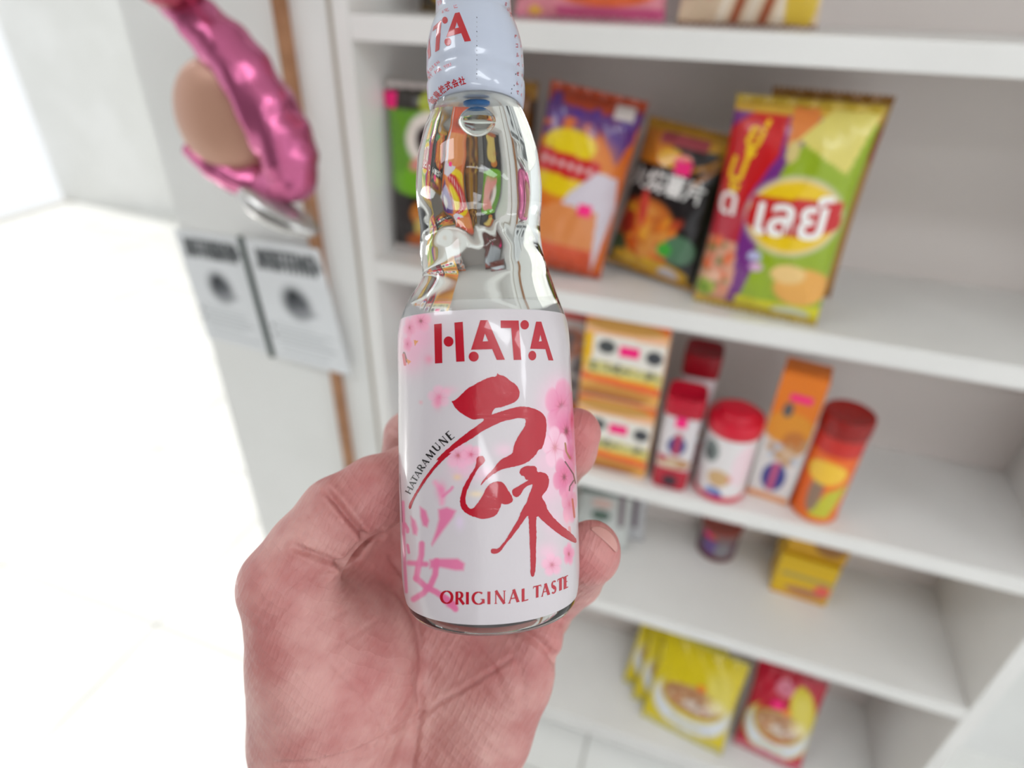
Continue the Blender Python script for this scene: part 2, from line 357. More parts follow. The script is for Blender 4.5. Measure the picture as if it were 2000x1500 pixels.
# --- board B: chips
def p_green(c):
    c.rect(0, 0, 1, 1, (105, 160, 40)); c.rect(0, .0, 1, .42, (42, 34, 34)); c.rect(0, .86, 1, 1, (50, 45, 40)); c.ell(.75, .9, .3, .08, (170, 180, 50))
    c.ell(.62, .70, .34, .16, (235, 225, 215)); c.ell(.60, .70, .17, .09, (30, 26, 26)); c.ell(.65, .55, .33, .07, (225, 150, 140)); c.ell(.45, .45, .5, .08, (120, 180, 45))
    c.ell(.5, .27, .2, .08, (200, 120, 40), .5); c.ell(.6, .17, .25, .10, (215, 185, 90)); c.ell(.5, .08, .3, .07, (190, 95, 30))
pk = Pack((772, 487), (905, 503), TOP['B'], (820, 160), 3)
t, s = bag(pk, 'green and black snack pouch against the shelf side panel', p_green, .045, seal=(205, 195, 190)); sticker(pk, t, s, .06, .90, .022, .022)
def p_gilt(c):
    c.rect(0, 0, 1, 1, (52, 36, 30)); c.rect(0, .9, 1, 1, (190, 140, 50))
    for x, w, q in ((.12, .05, (170, 120, 40)), (.34, .04, (120, 76, 40)), (.58, .06, (186, 134, 44)), (.82, .05, (150, 96, 40))): c.line([(x, .08), (x+.05, .5), (x-.02, .9)], w, q)
    c.ell(.5, .62, .3, .07, (215, 170, 60)); c.specks(24, .1, .1, .9, .4, .05, [(200, 130, 50), (120, 70, 36), (220, 180, 80)], 22)
_p = packY(880, 990, 330, .93, TOP['B'], .255, 4); _p.w = .088; _p.o[0] = -.331
bag(_p, 'black and gold snack bag standing between green pouch and orange bag', p_gilt, .045, seal=(170, 124, 44), back=(50, 36, 30))
def p_orange(c):
    c.rect(0, 0, 1, 1, (215, 105, 35)); c.rect(0, .86, 1, .97, (170, 60, 25)); c.poly([(0, .90), (0, .80), (.3, .84), (.6, .82), (.78, .70), (.86, .64), (.96, .80), (1, .92), (.6, .88)], (88, 42, 118)); c.specks(20, .05, .74, .98, .92, .04, [(80, 40, 130), (95, 45, 120), (110, 50, 110)], 5)
    c.ell(.45, .58, .55, .25, (228, 140, 50), 0, .8, .5); c.ell(.34, .70, .30, .085, (235, 205, 25)); c.ell(.34, .50, .32, .075, (235, 200, 20)); c.poly([(.0, .55), (.72, .52), (.72, .64), (.0, .67)], (205, 35, 40))
    c.poly([(.28, .02), (.30, .30), (.45, .46), (.70, .60), (.92, .58), (.98, .42), (.92, .20), (.88, .02)], (215, 205, 215)); c.poly([(.10, .02), (.12, .32), (.34, .40), (.80, .38), (.88, .02)], (225, 140, 80))
    c.poly([(.10, .0), (.12, .17), (.84, .17), (.88, .0)], (220, 85, 45)); c.rect(.70, .88, .90, .95, (215, 205, 200))
    for k in range(6): c.ell(.10+k*.10, .608-k*.004, .035, .022, (232, 205, 205), .4*(k % 2), .9, .4)
pk = Pack((1000, 532), (1172, 548), TOP['B'], (1128, 185), 10, 9)
t, s = bag(pk, 'orange and purple chip bag with yellow sun badge beside the black bag', p_orange, .065, seal=(190, 75, 35), back=(190, 80, 30)); sticker(pk, t, s, .66, .385, .020, .016)
def p_black(c):
    c.rect(0, 0, 1, 1, (30, 24, 26)); c.rect(0, .87, 1, 1, (205, 150, 40)); c.poly([(0, .72), (.5, .72), (.32, .93), (.05, .93)], (215, 130, 40)); c.rect(.22, .86, .72, .93, (170, 70, 80))
    c.line([(.55, .70), (.80, .78), (.98, .92)], .018, (180, 120, 40)); c.line([(.7, .64), (.92, .82)], .016, (170, 105, 35)); c.ell(.40, .78, .14, .06, (240, 180, 30)); c.ell(.54, .77, .10, .05, (235, 80, 40))
    c.ell(.35, .30, .38, .22, (205, 110, 40)); c.specks(60, .08, .12, .68, .45, .04, [(235, 130, 40), (215, 95, 30), (240, 170, 50), (190, 70, 40), (225, 150, 70)], 7, 1, 1.8)
    c.ell(.30, .44, .05, .13, (220, 70, 60), .2); c.ell(.16, .32, .10, .09, (170, 50, 35)); c.ell(.78, .24, .17, .10, (90, 130, 100)); c.ell(.64, .22, .08, .05, (70, 175, 60)); c.ell(.10, .16, .12, .08, (70, 90, 50))
    c.ell(.60, .07, .35, .07, (215, 165, 35)); c.ell(.22, .09, .16, .05, (225, 175, 50)); c.ell(.72, .06, .12, .05, (205, 200, 205))
pk = Pack((1180, 525), (1352, 572), TOP['B'], (1330, 250), 14, 5)
t, s = bag(pk, 'black snack bag with white characters and golden fried pieces', p_black, .06, seal=(190, 140, 45), back=(40, 30, 30)); sticker(pk, t, s, .57, .735, .024, .018)
words(pk, t, s, '火烧薯片', .44, .62, .030, M_white, -.02, 1.0)
def p_lime(c):
    c.rect(0, 0, 1, 1, (150, 175, 30)); c.poly([(0, 0), (.34, 0), (.44, .3), (.36, .5), (.5, .78), (.66, .9), (.6, 1), (0, 1)], (120, 45, 130))
    c.poly([(0, 0), (.26, 0), (.30, .2), (.26, .36), (.0, .36)], (225, 160, 130)); c.poly([(0, .36), (.27, .36), (.27, .60), (.0, .56)], (190, 40, 60)); c.poly([(.0, .5), (.20, .5), (.42, .78), (.40, .99), (.2, .95), (0, .85)], (205, 25, 30))
    c.rect(0, .93, 1, 1, (215, 170, 60)); c.poly([(.45, .8), (.62, .9), (.6, .99), (.42, .98)], (225, 130, 60)); c.ell(.5, .79, .05, .05, (220, 200, 130)); c.poly([(.52, .84), (.9, .72), (1, .99), (.7, .98)], (225, 210, 110))
    c.specks(30, .02, .1, .24, .36, .03, [(235, 110, 60), (240, 190, 160), (225, 140, 110), (110, 130, 70)], 11); c.ell(.07, .10, .10, .055, (170, 190, 70)); c.ell(.07, .10, .05, .03, (120, 160, 40))
    c.ell(.62, .52, .37, .185, (225, 210, 190)); c.ell(.62, .52, .345, .17, (240, 200, 20)); c.poly([(.28, .47), (.30, .59), (.94, .61), (.97, .49), (.80, .44), (.40, .43)], (205, 30, 35))
    c.rect(0, 0, .34, .035, (200, 40, 70)); c.rect(.34, .0, 1, .10, (215, 205, 20)); c.ell(.78, .05, .16, .04, (210, 215, 190)); c.ell(.82, .20, .22, .10, (235, 170, 80)); c.ell(.70, .26, .14, .05, (240, 200, 130)); c.ell(.42, .32, .06, .025, (190, 190, 225)); c.ell(.45, .27, .06, .02, (225, 180, 215))
pk = Pack((1352, 588), (1592, 640), TOP['B'], (1560, 190), 5)
t, s = bag(pk, 'lime green and purple chip bag with round yellow and red badge', p_lime, .075, seal=(200, 170, 60), back=(150, 170, 40))
words(pk, t, s, 'เลย์', .62, .525, .052, M_white, .03, .95); words(pk, t, s, 'ยู่', .21, .83, .045, M_yel, -.25, 1.0); words(pk, t, s, 'ปู่', .13, .69, .055, M_yel, -.15, .9); words(pk, t, s, 'ด', .11, .535, .028, M_white)
def p_gold(c): c.rect(0, 0, 1, 1, (165, 115, 45)); c.specks(30, 0, .6, 1, 1, .06, [(190, 150, 60), (140, 80, 40)], 12); c.poly([(.5, .8), (1, .7), (1, .85)], (150, 60, 40))
pk = Pack((1420, 545), (1620, 585), TOP['B'], (1500, 165), 4)
bag(pk, 'gold and brown snack bag standing behind the lime green bag', p_gold, .05, seal=(160, 110, 45), back=(160, 110, 45))

# --- board C
def p_silver(c): c.rect(0, 0, 1, 1, (150, 150, 155)); c.rect(0, .62, 1, 1, (110, 55, 48)); c.ell(.5, .45, .5, .22, (200, 205, 212)); c.specks(18, 0, 0, 1, .3, .07, [(170, 95, 85), (120, 70, 66)], 13)
for k, (a, b, tp, la) in enumerate([((752, 826), (850, 846), (800, 700), 'silver and brown snack pouch standing on the third board by the side panel')]):
    pk = packY(764, 858, 790, .86, TOP['C'], .135, 4); pk.o[0] = -.494+pk.w/2; t, s = bag(pk, la, p_silver, .045, seal=(160, 150, 150)); sticker(pk, t, s, .5, .2)
pk = packY(772, 872, 690, .925, TOP['C'], .262, 2); pk.o[0] = -.494+pk.w/2
t, s = bag(pk, 'tall silver snack pouch with brown top behind the shorter silver pouch', p_silver, .045, seal=(110, 70, 64)); sticker(pk, t, s, .22, .72, .022, .022)
def p_redwhite(c): c.rect(0, 0, 1, 1, (225, 215, 212)); c.rect(0, .82, 1, .95, (215, 60, 45)); c.ell(.5, .66, .4, .12, (205, 130, 100)); c.specks(20, 0, .2, 1, .7, .06, [(190, 180, 180), (120, 110, 112), (225, 150, 120)], 14); c.rect(0, 0, 1, .2, (235, 130, 80))
pk = packY(1072, 1150, 760, .94, TOP['C'], .262, 1)
bag(pk, 'white and red snack pouch beside the yellow biscuit boxes', p_redwhite, .04, seal=(205, 195, 190))
def p_biscuit(c):
    c.rect(0, 0, 1, 1, (240, 175, 90)); c.rect(0, .88, 1, 1, (238, 120, 45)); c.rect(0, .40, .12, .78, (240, 185, 20)); c.poly([(.0, .80), (1, .70), (1, .84), (0, .90)], (245, 190, 150))
    c.ell(.45, .90, .5, .09, (205, 150, 70)); c.poly([(.1, .46), (.98, .42), (.98, .76), (.12, .78)], (238, 232, 222)); c.ell(.28, .64, .12, .09, (70, 74, 76)); c.ell(.86, .60, .11, .09, (66, 68, 74))
    c.poly([(.06, .30), (.98, .24), (.98, .42), (.08, .46)], (215, 205, 130)); c.specks(26, .12, .34, .95, .44, .028, [(90, 88, 70), (120, 118, 95)], 15); c.rect(.10, .22, .95, .30, (245, 190, 30)); c.poly([(0, .2), (1, .14), (1, .24), (0, .28)], (240, 105, 50))
    c.ell(.45, .08, .5, .10, (205, 140, 60)); c.ell(.4, .02, .45, .05, (165, 90, 45))
box_side = lambda c: (c.rect(0, 0, 1, 1, (235, 215, 200)), c.rect(0, .3, .5, .7, (245, 170, 130)))
for k, (tp, ex, la, gz) in enumerate([((1196, 800), 0, 'yellow and orange biscuit box standing on the third board under its twin', 0), (None, 1, 'yellow and orange biscuit box stacked on top of its twin', 1)]):
    pk = packY(1122, 1272, 860, .822, TOP['C'], .142, 0)
    pk.o = pk.o + np.array([0, 0, gz*(pk.h+.0025)])
    t, s = carton(pk, la, p_biscuit, .07, name='biscuit_box', side=(238, 190, 150), sidepaint=box_side); sticker(pk, t, s, .56, .62, .030, .018)
def p_wafer(c):
    c.rect(0, 0, 1, 1, (222, 214, 216)); c.rect(0, 0, 1, .30, (185, 25, 50)); c.ell(.5, .62, .16, .14, (50, 60, 130)); c.rect(.45, .48, .55, .78, (190, 50, 80)); c.ell(.5, .38, .3, .08, (190, 140, 95)); c.ell(.40, .36, .2, .06, (215, 190, 160)); c.ell(.5, .12, .14, .09, (60, 30, 45)); c.ell(.3, .42, .1, .05, (190, 60, 80))
b1 = onZ(1306, 938, TOP['C'])+np.array([.001, .006, .0006])
hh = .145
t, s, k_ = canister(b1, .031, hh, 'slim red and white wafer canister with red lid beside the biscuit boxes', p_wafer, .032, (190, 15, 45), group=None, sq=True); sticker(k_, t, s, .5, .93, .018, .02)
b2 = b1+np.array([.012, .074, 0]); canister(b2, .031, hh+.032, 'taller red-lidded wafer canister standing behind the slim one', p_wafer, .04, (150, 12, 30), sq=True)
def p_tub(c):
    c.rect(0, 0, 1, 1, (232, 226, 226)); c.ell(.30, .74, .12, .18, (120, 130, 128)); c.ell(.28, .70, .06, .10, (70, 75, 75)); c.ell(.48, .38, .15, .14, (210, 170, 120)); c.ell(.62, .40, .05, .05, (225, 140, 120)); c.ell(.45, .14, .11, .10, (120, 140, 195)); c.ell(.52, .12, .06, .06, (50, 80, 160)); c.ell(.75, .6, .16, .35, (240, 215, 222))
b3 = onZ(1398, 950, TOP['C'])+np.array([.003, 0, .0006])
canister(b3, .040, .125, 'wide white tub with red knobbed lid between slim canister and orange box', p_tub, .026, (215, 20, 50), name='snack_tub', cat='tub', foot=(215, 60, 80), knob=True)
def p_orbox(c):
    c.rect(0, 0, 1, 1, (228, 222, 220)); c.rect(0, .55, 1, 1, (235, 125, 25)); c.ell(.5, .60, .6, .14, (230, 150, 40)); c.ell(.35, .74, .12, .06, (90, 90, 90)); c.ell(.7, .5, .3, .1, (200, 120, 50)); c.specks(14, 0, .35, 1, .55, .05, [(220, 190, 160), (200, 150, 100), (190, 200, 215)], 16); c.ell(.5, .20, .30, .13, (60, 60, 140)); c.rect(.42, .08, .56, .33, (205, 90, 130)); c.rect(0, 0, 1, .05, (235, 165, 110))
pk = Pack((1442, 960), (1520, 986), TOP['C'], (1560, 735), 0)
pk.o = pk.o+np.array([.012, .002, 0])
t, s = carton(pk, 'orange and white wafer box standing beside the white tub', p_orbox, .05, name='wafer_box', side=(240, 130, 40)); sticker(pk, t, s, .55, .84, .03, .012)
def p_or2(c): c.rect(0, 0, 1, 1, (240, 105, 20)); c.rect(0, .8, 1, 1, (205, 40, 30)); c.poly([(.42, .0), (.7, .0), (.9, .5), (.6, .4)], (200, 195, 50)); c.ell(.45, .35, .10, .25, (150, 120, 100)); c.ell(.5, .6, .3, .14, (250, 200, 60))
b4 = onZ(1582, 992, TOP['C'])+np.array([.004, 0, .0006])
canister(b4, .034, .16, 'bright orange canister with dark red lid at the end of the row', p_or2, .03, (150, 25, 20), foot=(235, 120, 40))

# --- board D
def p_pale(c): c.rect(0, 0, 1, 1, (205, 208, 204)); c.rect(0, .8, 1, 1, (80, 95, 86)); c.ell(.45, .5, .2, .09, (90, 110, 98)); c.ell(.45, .68, .22, .07, (225, 190, 180)); c.line([(.8, .9), (.85, .4)], .05, (110, 85, 95)); c.ell(.5, .2, .3, .08, (225, 190, 185))
pk = Pack((1118, 1058), (1222, 1078), TOP['D'], (1170, 938), 25); bag(pk, 'pale grey and green sachet lying back on the fourth board', p_pale, .02, name='snack_sachet', cat='sachet', seal=(185, 190, 186))
pk = Pack((1150, 1046), (1250, 1066), TOP['D'], (1205, 950), 25); pk.o = pk.o+np.array([.004, .012, 0]); bag(pk, 'pale grey sachet with dark stripe tucked behind the green-topped one', lambda c: (c.rect(0, 0, 1, 1, (196, 196, 198)), c.line([(.75, .95), (.8, .3)], .06, (100, 75, 88))), .02, name='snack_sachet', cat='sachet', seal=(190, 190, 192))
def p_jar(c): c.rect(0, 0, 1, 1, (110, 75, 95)); c.rect(0, .75, 1, 1, (140, 110, 110)); c.ell(.42, .5, .16, .25, (115, 85, 150)); c.ell(.62, .45, .14, .3, (140, 135, 140)); c.rect(0, 0, 1, .18, (105, 40, 35)); c.ell(.4, .85, .1, .1, (215, 90, 60))
b5 = onZ(1400, 1060, TOP['D'])+np.array([-.002, -.018, .0006]); t, s, k_ = canister(b5, .040, .075, 'small purple jar standing alone on the fourth board', p_jar, .012, (150, 70, 60), name='snack_jar', cat='jar'); sticker(k_, t, s, .68, .86, .018, .012)
def p_yel(c): c.rect(0, 0, 1, 1, (228, 185, 20)); c.rect(.1, .5, 1, .62, (190, 165, 80)); c.ell(.6, .2, .4, .12, (190, 130, 90)); c.ell(.85, .35, .15, .15, (235, 100, 90)); c.rect(0, .0, 1, .06, (220, 150, 40))
for gz, la in ((0, 'yellow snack box at the bottom of its stack on the fourth board'), (1, 'yellow snack box with brown print, top of its stack on the fourth board')):
    pk = Pack((1502, 1152), (1610, 1186), TOP['D'], (1566, 1092), 0); pk.o = pk.o+np.array([.004*gz, .008*gz, gz*(pk.h+.0025)])
    t, s = carton(pk, la, p_yel if gz == 0 else (lambda c: (c.rect(0, 0, 1, 1, (215, 160, 20)), c.ell(.7, .4, .3, .3, (150, 100, 40)), c.rect(0, .8, 1, 1, (235, 190, 40)))), .08, side=(226, 178, 25))

# --- board E: noodle packets leaning back
def p_nood(c):
    c.rect(0, 0, 1, 1, (218, 195, 25)); c.ell(.52, .36, .50, .30, (222, 224, 228)); c.ell(.52, .46, .44, .25, (218, 195, 25)); c.ell(.52, .42, .40, .15, (185, 135, 95)); c.ell(.60, .38, .2, .06, (215, 195, 180)); c.ell(.80, .46, .10, .07, (240, 225, 200))
    c.ell(.58, .58, .06, .04, (240, 130, 50)); c.specks(20, .2, .34, .8, .5, .03, [(160, 105, 70), (215, 180, 140), (190, 120, 80)], 18); c.ell(.80, .60, .2, .3, (230, 215, 110), .3, .6, .6); c.rect(0, 0, 1, .05, (200, 200, 205)); c.rect(.3, .14, .7, .17, (205, 190, 80))
def p_noodred(c):
    p_nood(c); y = np.array(lin(218, 195, 25)); d = np.abs(c.c-y).sum(1) < .02; c.c[d] = np.array(lin(190, 25, 50)); c.ell(.45, .80, .14, .09, (215, 120, 140)); c.rect(0, .05, 1, .10, (215, 90, 110))
NO = [((1212, 1348), (1340, 1412), (1336, 1212), 'yellow noodle packet, rearmost of the three'), ((1230, 1372), (1372, 1444), (1364, 1234), 'yellow noodle packet in the middle of the three'), ((1250, 1398), (1408, 1478), (1400, 1268), 'yellow noodle packet with white bowl, front of the three')]
for k, (a, b, tp, la) in enumerate(NO):
    pk = Pack(a, b, TOP['E'], tp, 28); pk.o = pk.o+np.array([0, .012*(2-k), 0]); bag(pk, la, p_nood, .024, name='noodle_packet', cat='noodle packet', group='yellow noodle packets', seal=(205, 195, 90), back=(200, 185, 60))
pk = Pack((1430, 1452), (1560, 1512), TOP['E'], (1540, 1300), 25)
t, s = bag(pk, 'red noodle packet with white bowl beside the yellow packets', p_noodred, .035, name='noodle_packet', cat='noodle packet', seal=(190, 90, 100), back=(170, 40, 55)); sticker(pk, t, s, .42, .62, .024, .016)

# ------------------------------------------------------------------ notices, batten, balloon on the pier
def quad_patch(tl, tr, br, bl, Y, n=60, m=80):
    C = [onY(*p, Y) for p in (tl, tr, br, bl)]; U, V = np.meshgrid(np.linspace(0, 1, n), np.linspace(0, 1, m)); U = U.ravel(); V = V.ravel()
    P = (C[0][None]*(1-U)[:, None]+C[1][None]*U[:, None])*V[:, None]+(C[3][None]*(1-U)[:, None]+C[2][None]*U[:, None])*(1-V)[:, None]
    return P, U, V, n, m
def notice(q, label, seed, Y):
    P, U, V, n, m = quad_patch(*q, Y); c = Cv(U, V, (226, 228, 230), .7); g = random.Random(seed)
    x = .12
    while x < .92:                                     # heading too soft to read: bold dark marks
        w = g.uniform(.05, .09); c.line([(x, .79), (x+w*.3, .93), (x+w, .84 if g.random() > .5 else .93)], .02, (60, 64, 66), .9); c.ell(x+w*.4, .85, w*.5, .05, (95, 98, 100), 0, .7); x += w*.95
    c.ell(.5, .54, .24, .17, (74, 77, 82), .3, .95, .5); c.ell(.48, .60, .06, .05, (45, 48, 52)); c.ell(.58, .47, .22, .05, (150, 152, 156), 0, .8, .6)
    for k in range(9): c.line([(.12, .36-k*.036), (g.uniform(.6, .92), .36-k*.036)], .006, (176, 180, 182), .9)
    c.ell(.08, .30, .02, .02, (60, 62, 62)); c.ell(.08, .22, .02, .02, (60, 62, 62))
    k = n*m; back = P+np.array([0, .0008, 0]); fs = []
    for j in range(m-1):
        for i in range(n-1): a = j*n+i; fs.append((a, a+1, a+n+1, a+n)); fs.append((k+a, k+a+n, k+a+n+1, k+a+1))
    return tag(mesh('paper_notice', np.vstack([P, back]), fs, M_paperp, None, False, np.vstack([c.c, c.c])), label, 'notice')
notice([(476, 466), (622, 487), (686, 735), (540, 697)], 'white paper notice with dark heading and picture, overlapping the wooden batten', 3, .786)
notice([(338, 447), (462, 464), (524, 690), (406, 659)], 'white paper notice hung beside the black strip, clear of the batten', 8, .8005)
M_strip = mat('dark_strip', (86, 96, 92), .5)
a, b = onY(468, 462, .797), onY(532, 697, .797)
v, f = boxgeo((-.004, -.003, 0), (.004, .003, 1)); v = [np.array([a[0]*z+b[0]*(1-z)+x, .797+y, b[2]+(a[2]-b[2])*z]) for x, y, z in v]
tag(mesh('notice_strip', v, f, M_strip), 'thin dark strip standing between the two paper notices', 'strip')
M_wood = mat('pine_batten', (176, 128, 92), .6, vary=(30, (150, 104, 70)), bump=(60, .2, .002, (6, 6, .6)))
xb = -.600
box('trim_1', (xb-.010, .789, 0), (xb+.008, .802, 2.75), M_wood, bev=.001, kind='structure')
M_gap = mat('joint_filler', (176, 168, 156), .7)
box('trim_2', (-.532, .7985, 0), (-.526, .806, 2.75), M_gap, kind='structure')

M_pink = mat('pink_foil', (206, 106, 150), .26, metal=.7, bump=(20, .4, .012))
M_dpink = mat('rose_foil', (165, 60, 84), .25, metal=.6, bump=(26, .5, .012))
M_silver = mat('silver_foil', (190, 188, 186), .25, metal=.8, bump=(40, .4, .006))
M_beige = mat('beige_foil', (196, 150, 128), .4, metal=.2)
YBAL = .62
def ball_geo(fr, n=40, m=24):
    v = []; f = []
    for j in range(m+1):
        for i in range(n): v.append(fr(2*math.pi*i/n, math.pi*j/m))
    for j in range(m):
        for i in range(n): f.append((j*n+i, j*n+(i+1) % n, (j+1)*n+(i+1) % n, (j+1)*n+i))
    return v, f
cB = onY(420, 215, YBAL); bt = thing('foil_balloon', tuple(cB+np.array([.10, 0, -.10])), 'shiny pink foil balloon with rose top and silver tail beside the wooden batten', 'balloon')
sc = np.linalg.norm(onY(520, 215, YBAL)-cB)/100                            # metres per pixel there
def px(dx, dy, dz=0): return cB + np.array([1.0, 0, 0])*dx*sc + np.array([0, 0, -1.0])*dy*sc + np.array([0, dz, 0])
MID = np.array([(385, 62, 26), (430, 92, 34), (482, 140, 40), (522, 205, 45), (546, 262, 46), (552, 308, 40), (500, 326, 30), (440, 318, 28), (385, 300, 22), (345, 280, 12)], float)
NS, NT = 90, 26; v = []; f = []
kk = np.linspace(0, len(MID)-1, NS+1); mid = np.stack([np.interp(kk, np.arange(len(MID)), MID[:, c]) for c in range(3)], 1)
for _ in range(10): mid[1:-1] = (mid[:-2]+2*mid[1:-1]+mid[2:])/4
for i in range(NS+1):                                                       # a curled foil crescent, puckered along its seams
    t_ = mid[min(i+1, NS), :2]-mid[max(i-1, 0), :2]; t_ /= np.linalg.norm(t_); nn = np.array([t_[1], -t_[0]])
    for k in range(NT):
        b = 2*math.pi*k/NT; puck = 1+.06*math.sin(i*.9)*(abs(math.cos(b))**2)+.025*math.sin(k*2+i*.5)+.04*math.sin(i*.31+k)
        rr = mid[i, 2]*puck; q = mid[i, :2]+nn*rr*math.cos(b)-np.array([420, 215]); v.append(px(q[0], q[1], .035*rr/44*math.sin(b)))
for i in range(NS):
    for k in range(NT): f.append((i*NT+k, i*NT+(k+1) % NT, (i+1)*NT+(k+1) % NT, (i+1)*NT+k))
f.append(tuple(range(NT))); f.append(tuple(NS*NT+NT-1-k for k in range(NT)))
mesh('crescent', v, f, M_pink, bt, True)
v, f = ball_geo(lambda a, b: px(5+88*math.sin(b)*math.cos(a), 15+92*math.cos(b), .03*math.sin(b)*math.sin(a)+.004)); mesh('centre_panel', v, f, M_beige, bt, True)
v, f = ball_geo(lambda a, b: px(-8+70*math.sin(b)*math.cos(a)*(1+.04*math.sin(9*a)), -222+86*math.cos(b), .05*math.sin(b)*math.sin(a)-.02)); mesh('rose_top', v, f, M_dpink, bt, True)
v, f = ball_geo(lambda a, b: px(108+74*math.cos(b)*.95+8*math.sin(b)*math.cos(a), 146+22*math.cos(b)+28*math.sin(b)*math.cos(a)*(1-.3*math.cos(b)), .024*math.sin(b)*math.sin(a)-.018)); mesh('tail', v, f, M_silver, bt, True)
p0, p1 = px(182, 166, -.016), np.array([xb, .788, onY(606, 400, .788)[2]])
v, f = tube([p0, (p0+p1)/2+np.array([0, 0, -.012]), p1], .0012, 6); mesh('string', v, f, M_silver, bt, True)

# ------------------------------------------------------------------ the bottle (mm along lens axes, then into the room)
RHO = math.atan(30/950); AX0 = np.array([-8.67, 0, 200.0]); DN = np.array([math.sin(RHO), -math.cos(RHO), 0]); E1 = np.array([math.cos(RHO), math.sin(RHO), 0]); E3 = np.array([0, 0, -1.0])
HB = 72.5
PROF = np.array([(0, 21), (.3, 24), (1.2, 25.8), (3, 27.0), (6.5, 27.9), (12, 28.45), (20, 28.55), (40, 28.5), (60, 28.15), (76, 27.7), (84, 27.65), (89, 27.4), (93.8, 26.5), (97.1, 25.3), (100.4, 24.0), (103.7, 22.6), (107, 21.3), (112, 20.2), (117, 19.6), (123.4, 19.4), (130, 20.1), (135, 20.4), (138.2, 20.3), (146.4, 19.5), (154.6, 17.3), (160.3, 15.0), (166, 13.4), (172, 13.2)])
def rp(h): return np.interp(h, PROF[:, 0], PROF[:, 1])
_hh = np.linspace(-2, 174, 1761); _rr = rp(_hh); _k = np.ones(41)/41; _rs = np.convolve(np.pad(_rr, 20, 'edge'), _k, 'valid')
def rsm(h): return np.where(h < 4, rp(h), np.interp(h, _hh, _rs))
def rglass(h, ph):
    """moulded glass: pinched waist, thumb dents above it and short flutes below"""
    r = rsm(h); g = lambda x, s: np.exp(-(x/s)**2)
    side = np.sin(ph)                                            # -1 on the batten side
    r = r - 2.0*g(h-107, 5.5)*np.clip(-side, 0, 1)**2 + 0.8*g(h-107, 6)*np.clip(side, 0, 1)**2
    for c in (-.62, .52): r = r - 2.4*g(h-123, 6.5)*g(ph-c, .42)
    r = r + .26*g(h-117, 5.0)*np.sin(ph*15+2.2*np.sin(ph*2.3+1)+.25*(h-117))*(.55+.45*np.sin(ph*3.1+.8))
    return r
CAPP = np.array([(160.9, 13.4), (161.2, 14.7), (162.5, 15.35), (165, 15.8), (168, 15.95), (169.2, 15.9), (170.2, 15.55), (172, 15.5), (173, 15.75), (174.5, 15.8), (180, 15.6), (184, 14.9), (187, 14.1), (189.3, 13.2), (190.6, 12.5), (191.5, 12.35), (198, 12.1), (203.5, 11.9), (205, 11.2), (205.6, 9.5)])
def rcap(h): return np.interp(h, CAPP[:, 0], CAPP[:, 1])
def axp(h, r, ph):
    h, r, ph = np.broadcast_arrays(np.asarray(h, float), np.asarray(r, float), np.asarray(ph, float))
    return AX0 + (HB-h)[..., None]*DN + r[..., None]*(np.sin(ph)[..., None]*E1 + np.cos(ph)[..., None]*E3)
def unpx(u, v, rf, off=.0):
    """ray through a photo pixel -> point on the bottle's round surface"""
    d = np.stack([(np.asarray(u, float)-1000)/F, (750-np.asarray(v, float))/F, np.ones(np.size(u))], -1); r = np.full(len(d), 20.0)
    for it in range(12):
        dp = d-(d@DN)[:, None]*DN; o = -AX0; op = o-(o@DN)*DN
        A = (dp**2).sum(1); Bq = (dp@op)*2; Cq = (op@op)-(r+off)**2; D = np.clip(Bq**2-4*A*Cq, 0, None); t = (-Bq-np.sqrt(D))/(2*A)
        P = d*t[:, None]; h = HB-((P-AX0)@DN); r = .5*r+.5*rf(h) if it < 8 else rf(h)
    q = P-AX0; return h, np.arctan2(q@E1, q@E3)
base_w = c2w(AX0+HB*DN)[0]
bo = thing('soda_bottle', tuple(base_w), 'clear glass marble soda bottle with blossom label, held in the hand', 'bottle')
M_glass = mat('clear_glass', (250, 254, 251), 0.0, trans=1, ior=1.37)
M_label = mat('label_film', (255, 255, 255), .30, attr=True, coat=.55, coat_rough=.05, bump=(1.0, .4, .0006, (190, 190, 16)))
M_red = mat('label_red', (178, 14, 38), .30, coat=.55, coat_rough=.05, bump=(1.0, .4, .0006, (190, 190, 16)))
M_black = mat('label_black', (34, 30, 32), .35, coat=.5)
M_cap = mat('cap_plastic', (184, 190, 206), .28, coat=.6, coat_rough=.05, bump=(1.0, .18, .0004, (300, 300, 40)))
M_capred = mat('cap_red', (178, 18, 32), .3, coat=.6)
M_caplt = mat('cap_pink_print', (222, 110, 122), .35, coat=.5)
M_blue = mat('stopper_blue', (20, 110, 185), .4)
M_marble = mat('marble_glass', (245, 252, 250), 0, trans=1, ior=1.12)
M_film = mat('clear_film', (255, 255, 255), .12, alpha=.16, coat=.4)
def revol(name, hs, rf, m, parent, n=160, capb=True, capt=True, smooth=True, ph0=0, ph1=None, colors=None):
    full = ph1 is None; ph = np.linspace(0, 2*math.pi, n, endpoint=False) if full else np.linspace(ph0, ph1, n)
    Hh, Ph = np.meshgrid(hs, ph, indexing='ij'); P = axp(Hh, rf(Hh, (Ph+math.pi) % (2*math.pi)-math.pi), Ph).reshape(-1, 3); k = len(hs); f = []
    for j in range(k-1):
        for i in range(n if full else n-1): q = (i+1) % n; f.append((j*n+i, (j+1)*n+i, (j+1)*n+q, j*n+q)[::-1])
    if full and capb: f.append(tuple(range(n))[::-1])
    if full and capt: f.append(tuple((k-1)*n+i for i in range(n)))
    return mesh(name, c2w(P), f, m, parent, smooth, colors)
hs = np.concatenate([[0, .15, .3, .7, 1.2, 2, 3, 4.5], np.linspace(6.5, 86, 30), np.linspace(87, 166, 170)])
gl = revol('glass_body', hs, rglass, M_glass, bo, 220)
